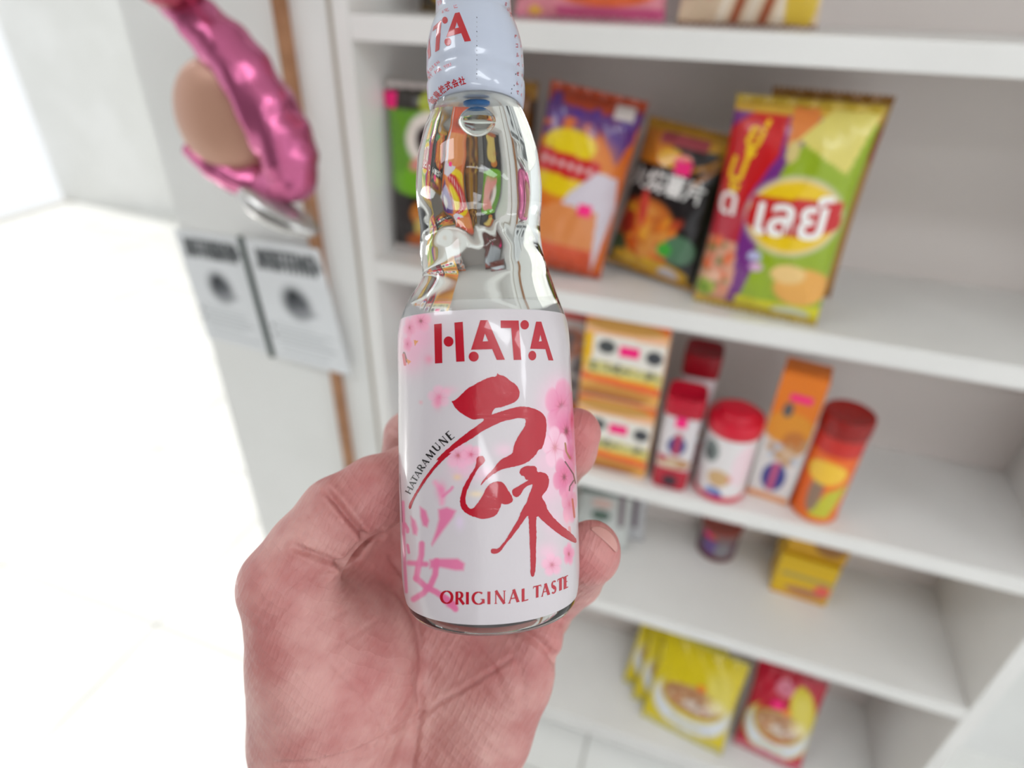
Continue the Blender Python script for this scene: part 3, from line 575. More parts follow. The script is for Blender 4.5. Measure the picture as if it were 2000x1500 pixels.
# marble and blue stopper inside the neck
v, f = ball_geo(lambda a, b: tuple(axp(154.2+4.2*math.cos(b), 4.2*math.sin(b), a)), 40, 24); mesh('marble', c2w(v), f, M_marble, bo, True)
revol('stopper', np.array([158.6, 159.0, 160.0, 160.4]), lambda h, p: np.interp(h, [158.6, 159, 160, 160.4], [2.4, 2.9, 2.9, 2.4]), M_blue, bo, 48)
# label: printed film with blurred blossoms
H0, H1 = 4.9, 93.6
NP, NH = 800, 380; hl = np.linspace(H0, H1, NH); ph = np.linspace(0, 2*math.pi, NP, endpoint=False)
Hh, Ph = np.meshgrid(hl, ph, indexing='ij'); rl = lambda h: rsm(h)+.16
Pl = axp(Hh, rl(Hh), Ph).reshape(-1, 3); uu = 1000+F*Pl[:, 0]/Pl[:, 2]; vv = 750-F*Pl[:, 1]/Pl[:, 2]
facing = (np.cos(Ph) > .05).ravel()
def blur_line(c, pts, w, col, k, soft): c.line(pts, w, col, k, soft)
cv = Cv(uu, vv, (206, 198, 202), 1.0)
g2 = lambda x, y, r: np.exp(-(((uu-x)**2+(vv-y)**2)/r**2))
def wash(x, y, rx, ry, col, k): cv.m(np.exp(-((uu-x)/rx)**2-((vv-y)/ry)**2)*k, col)
def blossom(x, y, R, col=(238, 140, 178), k=.9, rot=0, sx=1.0, core=(150, 60, 50), ck=.9, soft=.35):
    dx = (uu-x)/sx; dy = vv-y; d = np.hypot(dx, dy); a = np.arctan2(dy, dx)+rot; edge = R*(.70+.30*np.abs(np.cos(2.5*a))**.5); soft = min(soft, .3) if soft > .35 else .16
    m = np.clip((edge-d)/(soft*R), 0, 1)
    pet = np.clip(d/R, 0, 1); cv.m(m*k*.85, col); cv.m(m*k*.4*np.clip(pet*1.6-.6, 0, 1), (246, 200, 218)); cv.m(m*k*.45*np.exp(-(np.cos(2.5*a)/.16)**2), (226, 120, 165)); cv.m(m*k*np.exp(-(d/(R*.26))**2)*.55, (222, 80, 125))
    cv.m(np.exp(-(d/(R*.13))**2)*ck, core)
    cv.m(m*np.exp(-(d/(R*.24))**2)*np.clip(np.cos(9*a), 0, 1)*.6*ck, (170, 40, 60))
wash(812, 655, 42, 45, (240, 170, 198), .9); wash(800, 700, 24, 30, (240, 160, 190), .6)
blossom(822, 627, 26, (238, 150, 180), .9, .3, .9, (120, 60, 50), .8, .6); blossom(800, 640, 24, (236, 140, 172), .9, .9, .6, (180, 60, 60), .7, .6); blossom(796, 672, 18, (240, 120, 165), .8, 0, .6, (215, 60, 110), .5, .7)
cv.line([(789, 690), (794, 706)], 3, (110, 60, 40)); cv.poly([(793, 700), (803, 706), (797, 712)], (225, 140, 60)); cv.poly([(808, 664), (817, 666), (810, 676)], (228, 150, 80)); cv.line([(788, 693), (791, 712)], 3.2, (205, 60, 80))
wash(838, 702, 9, 9, (238, 130, 165), .6); blossom(858, 775, 26, (242, 170, 198), .6, .5, 1, (235, 110, 150), .3, .8); wash(855, 785, 8, 14, (235, 110, 155), .55); wash(874, 762, 18, 8, (240, 170, 195), .5); wash(822, 786, 4, 4, (238, 120, 150), .4)
blossom(895, 890, 30, (242, 165, 195), .8, .2, 1, (190, 80, 60), .75, .7); blossom(920, 888, 24, (242, 160, 190), .8, .7, 1, (215, 60, 90), .6, .7); wash(905, 915, 26, 22, (244, 175, 205), .6); wash(893, 932, 8, 6, (240, 200, 140), .6); wash(985, 880, 20, 14, (244, 195, 215), .6); wash(945, 925, 20, 14, (246, 200, 220), .6); wash(930, 965, 14, 6, (240, 215, 175), .7)
PK = (222, 110, 155)
def px6(*p): return [(760+x/4.1675, 880+y/4.1675) for x, y in p]
cv.line(px6((375, 260), (430, 330), (430, 430)), 9, (238, 150, 185), .7, .9); cv.line(px6((440, 370), (500, 320), (515, 300)), 5, (226, 110, 160), .8, .9); wash(862, 958, 10, 16, (232, 130, 172), .8)
def soft_poly(pts, blurpx, col, k=.92):
    n = len(pts); ins = np.zeros(uu.size, bool); d = np.full(uu.size, 1e3)
    for i in range(n):
        (x1, y1), (x2, y2) = pts[i], pts[(i+1) % n]
        if y1 != y2: c_ = (vv > min(y1, y2)) & (vv <= max(y1, y2)); ins ^= c_ & (uu < x1+(vv-y1)*(x2-x1)/(y2-y1))
        dx, dy = x2-x1, y2-y1; L = dx*dx+dy*dy+1e-9; t = np.clip(((uu-x1)*dx+(vv-y1)*dy)/L, 0, 1); d = np.minimum(d, np.hypot(uu-x1-t*dx, vv-y1-t*dy))
    sd = np.where(ins, -d, d); cv.m(np.clip(.5-sd/(2*blurpx), 0, 1)*k, col)
soft_poly(px6((400, 480), (470, 460), (545, 490), (520, 545), (440, 650), (350, 775), (345, 760), (385, 640), (405, 560)), 3.5, PK)
soft_poly(px6((175, 535), (215, 570), (235, 640), (225, 690), (195, 680), (180, 610)), 3, PK); soft_poly(px6((250, 455), (300, 490), (325, 570), (310, 625), (275, 610), (255, 540)), 3, PK)
wash(898, 1020, 9, 14, (222, 200, 225), .7)
cv.line(px6((160, 915), (300, 925)), 8, PK, .92, .7); soft_poly(px6((330, 890), (400, 880), (560, 880), (615, 920), (605, 975), (540, 975), (420, 950), (330, 960)), 3.5, PK)
cv.line(px6((265, 760), (262, 850), (235, 960), (222, 1040)), 8.5, PK, .92, .6); cv.line(px6((222, 1040), (300, 1110), (380, 1150), (470, 1210), (540, 1290)), 8.5, PK, .92, .6)
cv.line(px6((385, 900), (375, 1010), (340, 1090), (280, 1160), (200, 1210)), 8.5, PK, .92, .6); soft_poly(px6((440, 1170), (560, 1240), (545, 1300), (470, 1270), (420, 1200)), 3, PK)
cv.line(px6((112, 420), (118, 640), (125, 900), (140, 1150)), 5, PK, .9, .7); cv.line(px6((128, 600), (150, 640), (150, 660)), 5, PK, .9, .6); cv.line(px6((150, 770), (160, 830)), 4, PK, .9, .6)
# right-hand blossom spray
for a in [(1083, 790, 30, 1.0), (1075, 850, 26, .8), (1062, 905, 26, .7), (1068, 960, 24, .7), (1080, 1020, 22, .6), (1095, 760, 26, .8), (1110, 870, 40, .9), (1110, 940, 36, .9)]: wash(a[0], a[1], a[2], a[2]*1.2, (244, 190, 212), a[3]*.8)
blossom(1097, 796, 60, (232, 128, 170), 1, .2, .60, (120, 40, 40)); blossom(1106, 842, 56, (228, 112, 160), 1, .7, .52, (100, 50, 36)); blossom(1084, 874, 44, (246, 196, 216), .9, .4, .6, (200, 140, 120), .5); blossom(1114, 896, 40, (228, 100, 150), .9, .1, .4, (190, 40, 60)); blossom(1102, 932, 44, (226, 100, 150), 1, .9, .55, (110, 50, 60)); blossom(1112, 985, 42, (232, 120, 160), .85, .3, .4, (200, 50, 80), .3)
blossom(1117, 820, 26, (230, 80, 130), .8, .3, .3, (190, 30, 70), .8)
cv.line([(1104, 866), (1106, 882), (1113, 895)], 2.0, (170, 110, 60)); cv.line([(1104, 902), (1112, 914), (1120, 926), (1124, 944)], 1.5, (105, 62, 58)); cv.line([(1121, 938), (1113, 950), (1112, 958)], 1.5, (110, 60, 60)); cv.line([(1118, 975), (1122, 1010)], 2.2, (205, 90, 60))
blossom(1078, 1103, 26, (244, 165, 195), .85, .5, .9, (185, 100, 100), .8, .5); blossom(1111, 1082, 26, (238, 110, 160), .9, .2, .5, (170, 50, 50), .9, .5); wash(1070, 1080, 22, 20, (246, 190, 212), .7); cv.line([(1112, 1030), (1114, 1050)], 3, (225, 120, 110), .7); wash(1108, 1015, 8, 18, (245, 170, 190), .6)
colr = np.where(facing[:, None], cv.c, np.array(lin(206, 198, 202)))
f = [(j*NP+i, (j+1)*NP+i, (j+1)*NP+(i+1) % NP, j*NP+(i+1) % NP)[::-1] for j in range(NH-1) for i in range(NP)]
lab = mesh('label', c2w(Pl), f, M_label, bo, True, colr); lab['label'] = 'white film label with pink blossoms and red brush lettering'
revol('label_edge_film', np.linspace(93.4, 96.6, 8), lambda h, p: rsm(h)+.18, M_film, bo, 160, False, False)

def fill(polys):
    """[outer, hole, ...] pixel outlines -> flat triangles"""
    vs_ = [Vector((x, y, 0)) for p in polys for x, y in p]; tr = tessellate_polygon([[Vector((x, y, 0)) for x, y in p] for p in polys])
    return [(q.x, q.y) for q in vs_], [tuple(t) for t in tr]
def ink(name, polys, m, parent, rf, step=7, lift=.07):
    V2, F2 = fill(polys); V3, F3 = refine(V2, F2, step); h, p = unpx(V3[:, 0], V3[:, 1], rf); P = axp(h, rf(h)+lift, p)
    n = np.array([np.cross(P[b]-P[a], P[c]-P[a]) for a, b, c in F3]).sum(0)
    if n@E3 < 0: F3 = [q[::-1] for q in F3]
    return mesh(name, c2w(P), F3, m, parent, True)
def smooth_outline(pts, it=1):
    for _ in range(it): pts = [q for i in range(len(pts)) for q in ((.75*pts[i][0]+.25*pts[(i+1) % len(pts)][0], .75*pts[i][1]+.25*pts[(i+1) % len(pts)][1]), (.25*pts[i][0]+.75*pts[(i+1) % len(pts)][0], .25*pts[i][1]+.75*pts[(i+1) % len(pts)][1]))]
    return pts
def rough(pts, amp, seed):                               # dry-brush edge
    g = random.Random(seed); out = []
    for i in range(len(pts)):
        (x1, y1), (x2, y2) = pts[i], pts[(i+1) % len(pts)]; L = math.hypot(x2-x1, y2-y1); n = max(1, int(L/3))
        for k in range(n): t = k/n; out.append((x1+(x2-x1)*t+g.uniform(-amp, amp), y1+(y2-y1)*t+g.uniform(-amp, amp)))
    return out
def px5(*p): return [(760+x/4.6875, 580+y/4.6875) for x, y in p]
def circ(cx, cy_, rx, ry=None, n=28): return [(cx+rx*math.cos(2*math.pi*i/n), cy_+(ry or rx)*math.sin(2*math.pi*i/n)) for i in range(n)]
LR = lambda h: rl(h)
HATA = [[px5((413, 250), (482, 243), (488, 605), (421, 609))], [px5((598, 235), (675, 227), (692, 590), (615, 594))], [px5(*circ(545, 408, 45, 47))],
        [px5((835, 213), (903, 212), (1060, 575), (985, 577), (943, 478), (750, 484)), px5((877, 335), (907, 405), (857, 408))], [px5(*circ(775, 546, 46))],
        [px5((1020, 215), (1185, 216), (1210, 576), (1140, 577), (1117, 285), (1022, 285))], [px5(*circ(1240, 255, 39, 43))],
        [px5((1345, 226), (1392, 226), (1503, 582), (1458, 580), (1430, 478), (1290, 475)), px5((1384, 345), (1398, 405), (1370, 408))], [px5(*circ(1310, 537, 36, 44))]]
for q in HATA: ink('brand_lettering', q, M_red, lab, LR)
S1 = px5((567, 948), (590, 955), (640, 915), (700, 850), (745, 822), (830, 775), (920, 732), (985, 728), (990, 692), (1000, 712), (1060, 725), (1110, 770), (1160, 800), (1195, 860), (1190, 920), (1160, 960), (1100, 985), (1020, 1012), (960, 1020), (945, 1060), (940, 1080), (1000, 1055), (1100, 1025), (1180, 1005), (1260, 1003), (1340, 1025), (1400, 1060), (1435, 1110), (1442, 1180), (1430, 1290), (1400, 1390)) \
   + px6((1218, -10), (1190, 40), (1130, 95), (1040, 128), (960, 142), (890, 165), (820, 210), (765, 265), (742, 290), (752, 258), (800, 200), (850, 150), (885, 95), (930, 60), (990, 35), (1010, 5)) \
   + px5((1130, 1420), (1148, 1345), (1175, 1280), (1240, 1190), (1255, 1130), (1235, 1112), (1190, 1108), (1120, 1120), (1060, 1135), (1000, 1155), (930, 1190), (860, 1222), (790, 1275), (700, 1330), (600, 1390), (540, 1440)) \
   + px6((520, 10), (440, 80), (370, 150), (320, 220), (270, 290), (220, 370), (195, 420), (176, 482), (161, 470), (165, 430), (200, 370), (240, 300), (290, 220), (350, 140), (410, 70)) \
   + px5((425, 1500), (500, 1420), (560, 1370), (640, 1300), (720, 1240), (790, 1190), (850, 1145), (872, 1115), (840, 1115), (770, 1128), (700, 1090), (640, 1050), (595, 1000))
S2 = px6((735, 42), (770, 45), (785, 90), (750, 120), (720, 150), (690, 210), (650, 290), (625, 350), (620, 420), (650, 470), (680, 475), (720, 430), (770, 350), (790, 300), (830, 262), (900, 247), (940, 270), (960, 310), (1000, 370), (1012, 410), (980, 435), (930, 440), (915, 425), (905, 470), (870, 530), (800, 555), (740, 555), (660, 530), (600, 490), (575, 430), (580, 370), (610, 280), (660, 200), (710, 120), (708, 65))
S3 = px6((1055, 170), (1090, 130), (1150, 122), (1200, 130), (1205, 180), (1240, 172), (1290, 195), (1303, 250), (1290, 310), (1250, 360), (1240, 385), (1275, 430), (1290, 490), (1350, 560), (1440, 640), (1520, 705), (1524, 758), (1480, 740), (1410, 700), (1330, 640), (1250, 575), (1200, 520), (1195, 600), (1200, 700), (1195, 800), (1195, 900), (1185, 1010), (1170, 1030), (1150, 1020), (1150, 900), (1143, 750), (1137, 570), (1130, 520), (1090, 580), (1010, 690), (940, 770), (910, 820), (860, 845), (830, 835), (825, 810), (845, 795), (890, 800), (930, 750), (960, 710), (1000, 640), (1060, 540), (1070, 500), (1120, 420), (1130, 380), (1172, 282), (1160, 272), (1100, 302), (1075, 350), (1045, 382), (1010, 370), (995, 330), (1020, 305), (1080, 275), (1137, 240), (1110, 235), (1100, 210), (1070, 200))
for k, S in enumerate((S1, S2, S3)): ink('brush_stroke', [rough(smooth_outline(S), .45, k)], M_red, lab, LR)

# roman capitals from thick and thin strokes: (x0,y0,x1,y1,width) in a unit box, y down
TK, TN = .22, .085
def sarc(cx, cy_, rx, ry, a0, a1, n=10, thick=TK, thin=TN):
    out = []
    for i in range(n):
        p, q = (math.radians(a0+(a1-a0)*(i+d)/n) for d in (0, 1.15)); w = thin+(thick-thin)*abs(math.cos((p+q)/2))
        out.append((cx+rx*math.cos(p), cy_+ry*math.sin(p), cx+rx*math.cos(q), cy_+ry*math.sin(q), w))
    return out
ser = lambda x, y, w=.16: (x-w, y, x+w, y, .05)
GL = {'H': [(.15, 0, .15, 1, TK), (.85, 0, .85, 1, TK), (.15, .48, .85, .48, TN), ser(.15, .02), ser(.15, .98), ser(.85, .02), ser(.85, .98)],
 'A': [(.5, 0, .10, 1, TN), (.48, 0, .88, 1, TK), (.22, .66, .74, .66, TN), ser(.10, .98, .12), ser(.88, .98, .14)], 'T': [(.5, 0, .5, 1, TK), (.03, .04, .97, .04, .09), (.04, .04, .04, .2, .05), (.96, .04, .96, .2, .05), ser(.5, .98)],
 'R': [(.2, 0, .2, 1, TK), (.2, .03, .5, .03, TN), (.2, .52, .5, .52, TN), (.45, .5, .95, 1, TK), ser(.2, .98)]+sarc(.48, .275, .28, .24, -90, 90), 'I': [(.5, 0, .5, 1, .24), (.12, .02, .88, .02, .04), (.12, .98, .88, .98, .04)],
 'M': [(.14, 0, .10, 1, TN), (.16, 0, .5, .95, TK), (.84, 0, .5, .95, TN), (.86, 0, .9, 1, TK), ser(.1, .98, .1), ser(.9, .98, .1)], 'U': [(.18, 0, .18, .65, TK), (.84, 0, .84, .65, TN), ser(.18, .02), ser(.84, .02)]+sarc(.51, .64, .33, .32, 180, 0),
 'N': [(.14, 0, .14, 1, TN), (.14, 0, .86, 1, TK), (.86, 0, .86, 1, TN), ser(.14, .98, .12), ser(.86, .02, .12)], 'E': [(.2, 0, .2, 1, TK), (.2, .04, .9, .04, TN), (.2, .48, .75, .48, TN), (.2, .96, .95, .96, TN)],
 'O': sarc(.5, .5, .42, .46, 0, 360, 22), 'G': sarc(.55, .5, .45, .46, -50, -320, 18)+[(.92, .58, .92, .9, TK), (.7, .58, 1, .58, .05)], 'L': [(.22, 0, .22, 1, TK), (.22, .96, .95, .96, TN), ser(.22, .02)],
 'S': sarc(.5, .26, .32, .23, -30, -250, 10, .13, .09)+[(.26, .36, .74, .64, TK)]+sarc(.5, .73, .32, .23, -70, 150, 10, .13, .09)}
def glyph(ch, M, boxw):                                  # M maps unit-box (x,y) -> pixel
    vs_ = []; fs = []
    for x0, y0, x1, y1, w in GL[ch]:
        dx, dy = (x1-x0)*boxw, y1-y0; L = math.hypot(dx, dy) or 1; nx_, ny_ = -dy/L*w/2/boxw, dx/L*w/2; b = len(vs_)
        vs_ += [M(x0+nx_, y0+ny_), M(x1+nx_, y1+ny_), M(x1-nx_, y1-ny_), M(x0-nx_, y0-ny_)]; fs.append((b, b+1, b+2, b+3))
    return vs_, fs
def ink_mesh(name, vs_, fs, m, parent, rf, step=5, lift=.07):
    V3, F3 = refine(vs_, fs, step); h, p = unpx(V3[:, 0], V3[:, 1], rf); P = axp(h, rf(h)+lift, p); out = []
    for a, b, c in F3: out.append((a, b, c) if np.cross(P[b]-P[a], P[c]-P[a])@E3 > 0 else (c, b, a))
    return mesh(name, c2w(P), out, m, parent)
def px3(x, y): return (780+x/5.556, 1100+y/5.556)
OT = [('O', 445, 585, 297, 440, 0), ('R', 605, 706, 308, 447, 0), ('I', 718, 760, 312, 447, 0), ('G', 785, 922, 308, 450, 0), ('I', 950, 994, 307, 445, 0), ('N', 1028, 1158, 297, 440, 0), ('A', 1180, 1302, 284, 428, -20), ('L', 1325, 1402, 270, 410, -22), ('T', 1450, 1540, 242, 372, -22), ('A', 1538, 1632, 220, 352, -26), ('S', 1645, 1705, 190, 330, -26), ('T', 1715, 1780, 160, 295, -30), ('E', 1788, 1832, 136, 272, -22)]
for ch, x0, x1, y0, y1, sl_ in OT:
    vs_, fs = glyph(ch, lambda x, y: px3(x0+(x1-x0)*x, y0+(y1-y0)*y+sl_*(x-.5)), (x1-x0)/(y1-y0)); ink_mesh('taste_letter', vs_, fs, M_red, lab, LR)
HP = [(799.2, 957.5, -62), (805.4, 945, -60), (810, 935, -58), (816, 925.5, -56), (822.5, 913.5, -54), (830.5, 902.5, -52), (841, 888, -50), (853, 873.5, -46), (866.3, 861.5, -43), (879, 850.5, -40)]
for ch, (x, y, a) in zip('HATARAMUNE', HP):
    a = math.radians(a); hgt = 12+(x-803)*.075; wd = {'M': 15.5, 'E': 11.5, 'T': 11, 'H': 13, 'U': 13.5, 'N': 14}.get(ch, 12.5); ca, sa = math.cos(a), math.sin(a)
    vs_, fs = glyph(ch, lambda gx, gy: (x+ca*(gx-.5)*wd-sa*(gy-.5)*hgt, y+sa*(gx-.5)*wd+ca*(gy-.5)*hgt), wd/hgt); ink_mesh('curved_letter', [q for q in vs_], fs, M_black, lab, LR, 4)
ink('print_rule', [[(781.0, 925), (781.6, 925), (786.6, 1020), (786.0, 1020)]], M_black, lab, LR)

# cap
hc = np.concatenate([CAPP[:, 0], np.linspace(174, 190, 14)]); hc.sort(); cap = revol('cap', hc, lambda h, p: rcap(h), M_cap, bo, 120); cap['label'] = 'frosted white plastic cap with red print'
v2 = lambda h: rcap(h)
def px1(*p): return [(820+x/9.0909, y/9.0909) for x, y in p]
CAPL = [[px1((625, 235), (705, 218), (910, 728), (795, 740), (735, 590), (470, 662)), px1((658, 395), (693, 490), (626, 505))], [px1(*circ(498, 742, 58, 74))], [px1(*circ(447, 360, 50, 62))],
        [px1((225, 560), (250, 470), (388, 350), (345, 888), (275, 925), (300, 500))], [px1((172, 680), (200, 985), (158, 1055), (140, 900))]]
for q in CAPL: ink('cap_lettering', q, M_capred, cap, v2, 5)
def cap_text(s, path, hgt, m, squash=1.0, tilt=None):
    """characters along a photo-pixel path, read left to right"""
    P = np.array(path, float); L = np.concatenate([[0], np.cumsum(np.hypot(*np.diff(P, axis=0).T))]); n = len(s)
    for i, ch in enumerate(s):
        if ch == ' ': continue
        V2, F2 = text_geo(ch, .022)
        if not len(V2): continue
        q = L[-1]*(i+.5)/n; x, y = np.interp(q, L, P[:, 0]), np.interp(q, L, P[:, 1]); x2, y2 = np.interp(min(q+2, L[-1]), L, P[:, 0]), np.interp(min(q+2, L[-1]), L, P[:, 1]); x1, y1 = np.interp(q-2, L, P[:, 0]), np.interp(q-2, L, P[:, 1])
        a = math.atan2(y2-y1, x2-x1) if tilt is None else tilt; w = L[-1]/n; k = min(squash, w*.92/(max(np.ptp(V2[:, 0]), .2)*hgt)) if squash == 1.0 else squash
        X = V2[:, 0]*hgt*k; Y = -V2[:, 1]*hgt
        ink_mesh('cap_character', list(zip(x+X*math.cos(a)-Y*math.sin(a), y+X*math.sin(a)+Y*math.cos(a))), F2, m, cap, v2, 4, .06)
cap_text('鉱泉株式会社', [(841, 202), (850, 190), (862, 176), (875, 168), (892, 161), (909, 156)], 17, M_capred)
cap_text('RT FOR YOU', [(837, 153), (848, 143), (860, 135), (881, 125)], 6.0, M_caplt); cap_text('KOSEN', [(836, 143), (844, 132), (858, 120)], 5.5, M_caplt)
cap_text('とに', [(866, 22), (880, 16), (898, 10)], 7, M_caplt); cap_text('よう', [(862, 24), (872, 19)], 5, M_caplt)
cap_text('栓コルベせんで', [(1006, 62), (1010, 95), (1012, 130), (1010, 165), (1011, 190)], 8, M_capred, .55, .0); cap_text('しいただきくだ', [(1012, 62), (1018, 95), (1021, 130), (1019, 165), (1018, 195)], 6, M_caplt, .4, .0)
cap_text('ないで', [(985, 3), (992, 14), (1000, 34)], 8, M_capred, .5, .2); cap_text('ハタ', [(856, 8), (862, 0)], 9, M_caplt, .5, -.5)
for k in range(14): y = 33+k*9.2; ink('perforation', [[(930.3, y), (931.7, y), (932.2, y+2.5), (930.8, y+2.5)]], M_black if k % 3 == 0 else mat('perforation_grey', (150, 152, 160), .5), cap, v2, 5)
for x, y in [(1007, 145), (1004, 167), (999.5, 174), (998.5, 182)]: ink('perforation', [[(x-.7, y-1.4), (x+.7, y-1.4), (x+.7, y+1.4), (x-.7, y+1.4)]], M_black, cap, v2, 5)

# ------------------------------------------------------------------ the hand: smooth blend of tapered limbs, meshed as one surface
def hp(u, v, z): return np.array([(u-1000)*z/F, (750-v)*z/F, z])
VOX = 0.8
lo = np.array([-116.0, -232, 178]); hi = np.array([46.0, 6, 292])
gx, gy, gz = (np.arange(lo[i], hi[i]+VOX, VOX, dtype=np.float32) for i in range(3))
GX, GY, GZ = np.meshgrid(gx, gy, gz, indexing='ij', sparse=True)
def cap_sdf(a, b, ra, rb):
    d = b-a; L = float(d@d); t = ((GX-a[0])*d[0]+(GY-a[1])*d[1]+(GZ-a[2])*d[2])/L; np.clip(t, 0, 1, out=t)
    return np.sqrt((GX-a[0]-t*d[0])**2+(GY-a[1]-t*d[1])**2+(GZ-a[2]-t*d[2])**2)-(ra+(rb-ra)*t)
def ell_sdf(c, r):
    k = np.sqrt(((GX-c[0])/r[0])**2+((GY-c[1])/r[1])**2+((GZ-c[2])/r[2])**2); return (k-1)*min(r)
def smin(a, b, k):
    h = np.clip(.5+.5*(b-a)/k, 0, 1); return b*(1-h)+a*h-k*h*(1-h)
def chain(pts, k=3.0):
    s = None
    for (u1, v1, z1, r1), (u2, v2_, z2, r2) in zip(pts[:-1], pts[1:]):
        q = cap_sdf(hp(u1, v1, z1), hp(u2, v2_, z2), r1, r2); s = q if s is None else smin(s, q, k)
    return s
S = None
for q in [chain([(770, 1640, 250, 24), (800, 1330, 252, 17), (770, 1060, 271, 12.5)]), chain([(770, 1640, 250, 24), (870, 1330, 250, 16), (865, 1080, 264, 12.5)]),
          chain([(800, 1640, 250, 24), (930, 1340, 248, 16), (955, 1130, 260, 12.5)]), chain([(850, 1640, 250, 22), (950, 1430, 242, 17.5), (1000, 1320, 242, 16), (1040, 1238, 244, 11.5)]),
          ell_sdf(hp(860, 1330, 256), (40, 34, 16))]:
    S = q if S is None else smin(S, q, 9)
then = smin(chain([(690, 1640, 245, 26), (622, 1430, 226, 24), (612, 1290, 216, 22), (563, 1150, 207, 15.5)]), ell_sdf(hp(672, 1310, 232), (28, 36, 27)), 10)
S = smin(S, then, 5)
S = smin(S, smin(cap_sdf(np.array([-50., -176, 250]), np.array([-46., -245, 256]), 27, 27), cap_sdf(np.array([-28., -176, 250]), np.array([-26., -245, 256]), 25, 25), 10), 12)
S = smin(S, chain([(640, 1180, 234, 13), (705, 1138, 250, 12.5), (768, 1085, 268, 12)]), 5)
S = smin(S, chain([(690, 1090, 262, 12), (765, 1035, 270, 12)]), 6)            # web between thumb and first finger
thumb = chain([(558, 1140, 206, 15.0), (600, 1075, 209, 13.2), (658, 1003, 213, 12.6), (735, 962, 219, 12.9), (800, 930, 228, 11.5), (845, 908, 235, 8.5)], 2.5)
S = smin(S, thumb, 3.5)
index = chain([(770, 1060, 271, 12), (800, 852, 264, 10.6), (930, 832, 268, 9.6), (1010, 842, 256, 8.2)], 2)
middle = chain([(865, 1080, 264, 12), (955, 985, 284, 10.8), (1066, 945, 250, 10.2), (1110, 880, 226, 9.8), (1124, 846, 221, 9.2)], 3)
ringf = chain([(955, 1130, 260, 12), (1064, 1192, 266, 10.6), (1122, 1130, 238, 10.2), (1152, 1082, 217, 10.0), (1156, 1070, 214, 9.6)], 3)
pinky = chain([(1040, 1238, 244, 11.5), (1078, 1190, 272, 8.6), (1060, 1130, 280, 8), (1070, 1085, 272, 7)], 2)
for q in (index, middle, ringf, pinky): S = smin(S, q, 3.0)
hol = cap_sdf(hp(735, 1075, 236), hp(775, 1040, 246), 6.5, 8.0)                                        # hollow under the thumb
S = -smin(-S, hol, 6.0)
S = np.maximum(S, -(GY+229)).astype(np.float32)
# keep clear of the bottle: the flesh is pressed flat where it touches the glass
hgt_ = HB-((GX-AX0[0])*DN[0]+(GY-AX0[1])*DN[1]); rad_ = np.sqrt(np.clip((GX-AX0[0])**2+GY**2+(GZ-AX0[2])**2-((GX-AX0[0])*DN[0]+GY*DN[1])**2, 0, None))
bot = np.maximum(rad_-(rsm(np.clip(hgt_, 0, 170))+.35), -hgt_-.4).astype(np.float32); S = np.maximum(S, -bot); del rad_, bot

def surface_nets(S, lo, h):
    ins = S < 0; c = [(i, j, k) for i in (0, 1) for j in (0, 1) for k in (0, 1)]; sh = [n-1 for n in S.shape]
    sl3 = lambda A, o: A[o[0]:o[0]+sh[0], o[1]:o[1]+sh[1], o[2]:o[2]+sh[2]]
    cnt = sum(sl3(ins, o).astype(np.int8) for o in c); idx = np.argwhere((cnt > 0) & (cnt < 8)); vid = -np.ones(sh, np.int64); vid[tuple(idx.T)] = np.arange(len(idx))
    val = np.stack([S[idx[:, 0]+o[0], idx[:, 1]+o[1], idx[:, 2]+o[2]] for o in c], 1); acc = np.zeros((len(idx), 3)); n = np.zeros(len(idx))
    for a in range(8):
        for b in range(a+1, 8):
            oa, ob = np.array(c[a]), np.array(c[b])
            if np.abs(oa-ob).sum() != 1: continue
            x = (val[:, a] < 0) != (val[:, b] < 0); den = np.where(x, val[:, a]-val[:, b], 1); t = np.where(x, val[:, a]/den, 0); acc += np.where(x[:, None], oa+t[:, None]*(ob-oa), 0); n += x
    V = lo+(idx+acc/n[:, None])*h; Fs = []
    for ax in range(3):
        p, q = (ax+1) % 3, (ax+2) % 3; o = [0, 0, 0]; o[ax] = 1
        A = ins[tuple(slice(0, -1) if i == ax else slice(1, -1) for i in range(3))]; B = ins[tuple(slice(1, None) if i == ax else slice(1, -1) for i in range(3))]
        e = np.argwhere(A != B); s = A[tuple(e.T)]; e = e+np.array([0 if i == ax else 1 for i in range(3)])
        dp = np.zeros(3, int); dp[p] = 1; dq = np.zeros(3, int); dq[q] = 1
        ix = lambda E: vid[E[:, 0], E[:, 1], E[:, 2]]
        quad = np.stack([ix(e-dp-dq), ix(e-dq), ix(e), ix(e-dp)], 1); quad[~s] = quad[~s][:, ::-1]; Fs.append(quad)
    return V, np.vstack(Fs)
HV, HF = surface_nets(S, lo, VOX); del S
def relax(V, Fq, it, lam=.5):
    e = np.vstack([Fq[:, [0, 1]], Fq[:, [1, 2]], Fq[:, [2, 3]], Fq[:, [3, 0]]]); e = np.vstack([e, e[:, ::-1]]); n = np.bincount(e[:, 0], minlength=len(V))[:, None]
    for i in range(it):
        s = np.stack([np.bincount(e[:, 0], weights=V[e[:, 1], k], minlength=len(V)) for k in range(3)], 1); V = V+lam*(s/np.maximum(n, 1)-V)
    return V
HV = relax(HV, HF, 5)
def vnormals(V, Fq):
    n = np.cross(V[Fq[:, 2]]-V[Fq[:, 0]], V[Fq[:, 3]]-V[Fq[:, 1]]); N = np.zeros_like(V)
    for k in range(4):
        for j in range(3): N[:, j] += np.bincount(Fq[:, k], weights=n[:, j], minlength=len(V))
    return N/np.maximum(np.linalg.norm(N, axis=1, keepdims=True), 1e-9)
HN = vnormals(HV, HF); hu = 1000+F*HV[:, 0]/HV[:, 2]; hv = 750-F*HV[:, 1]/HV[:, 2]
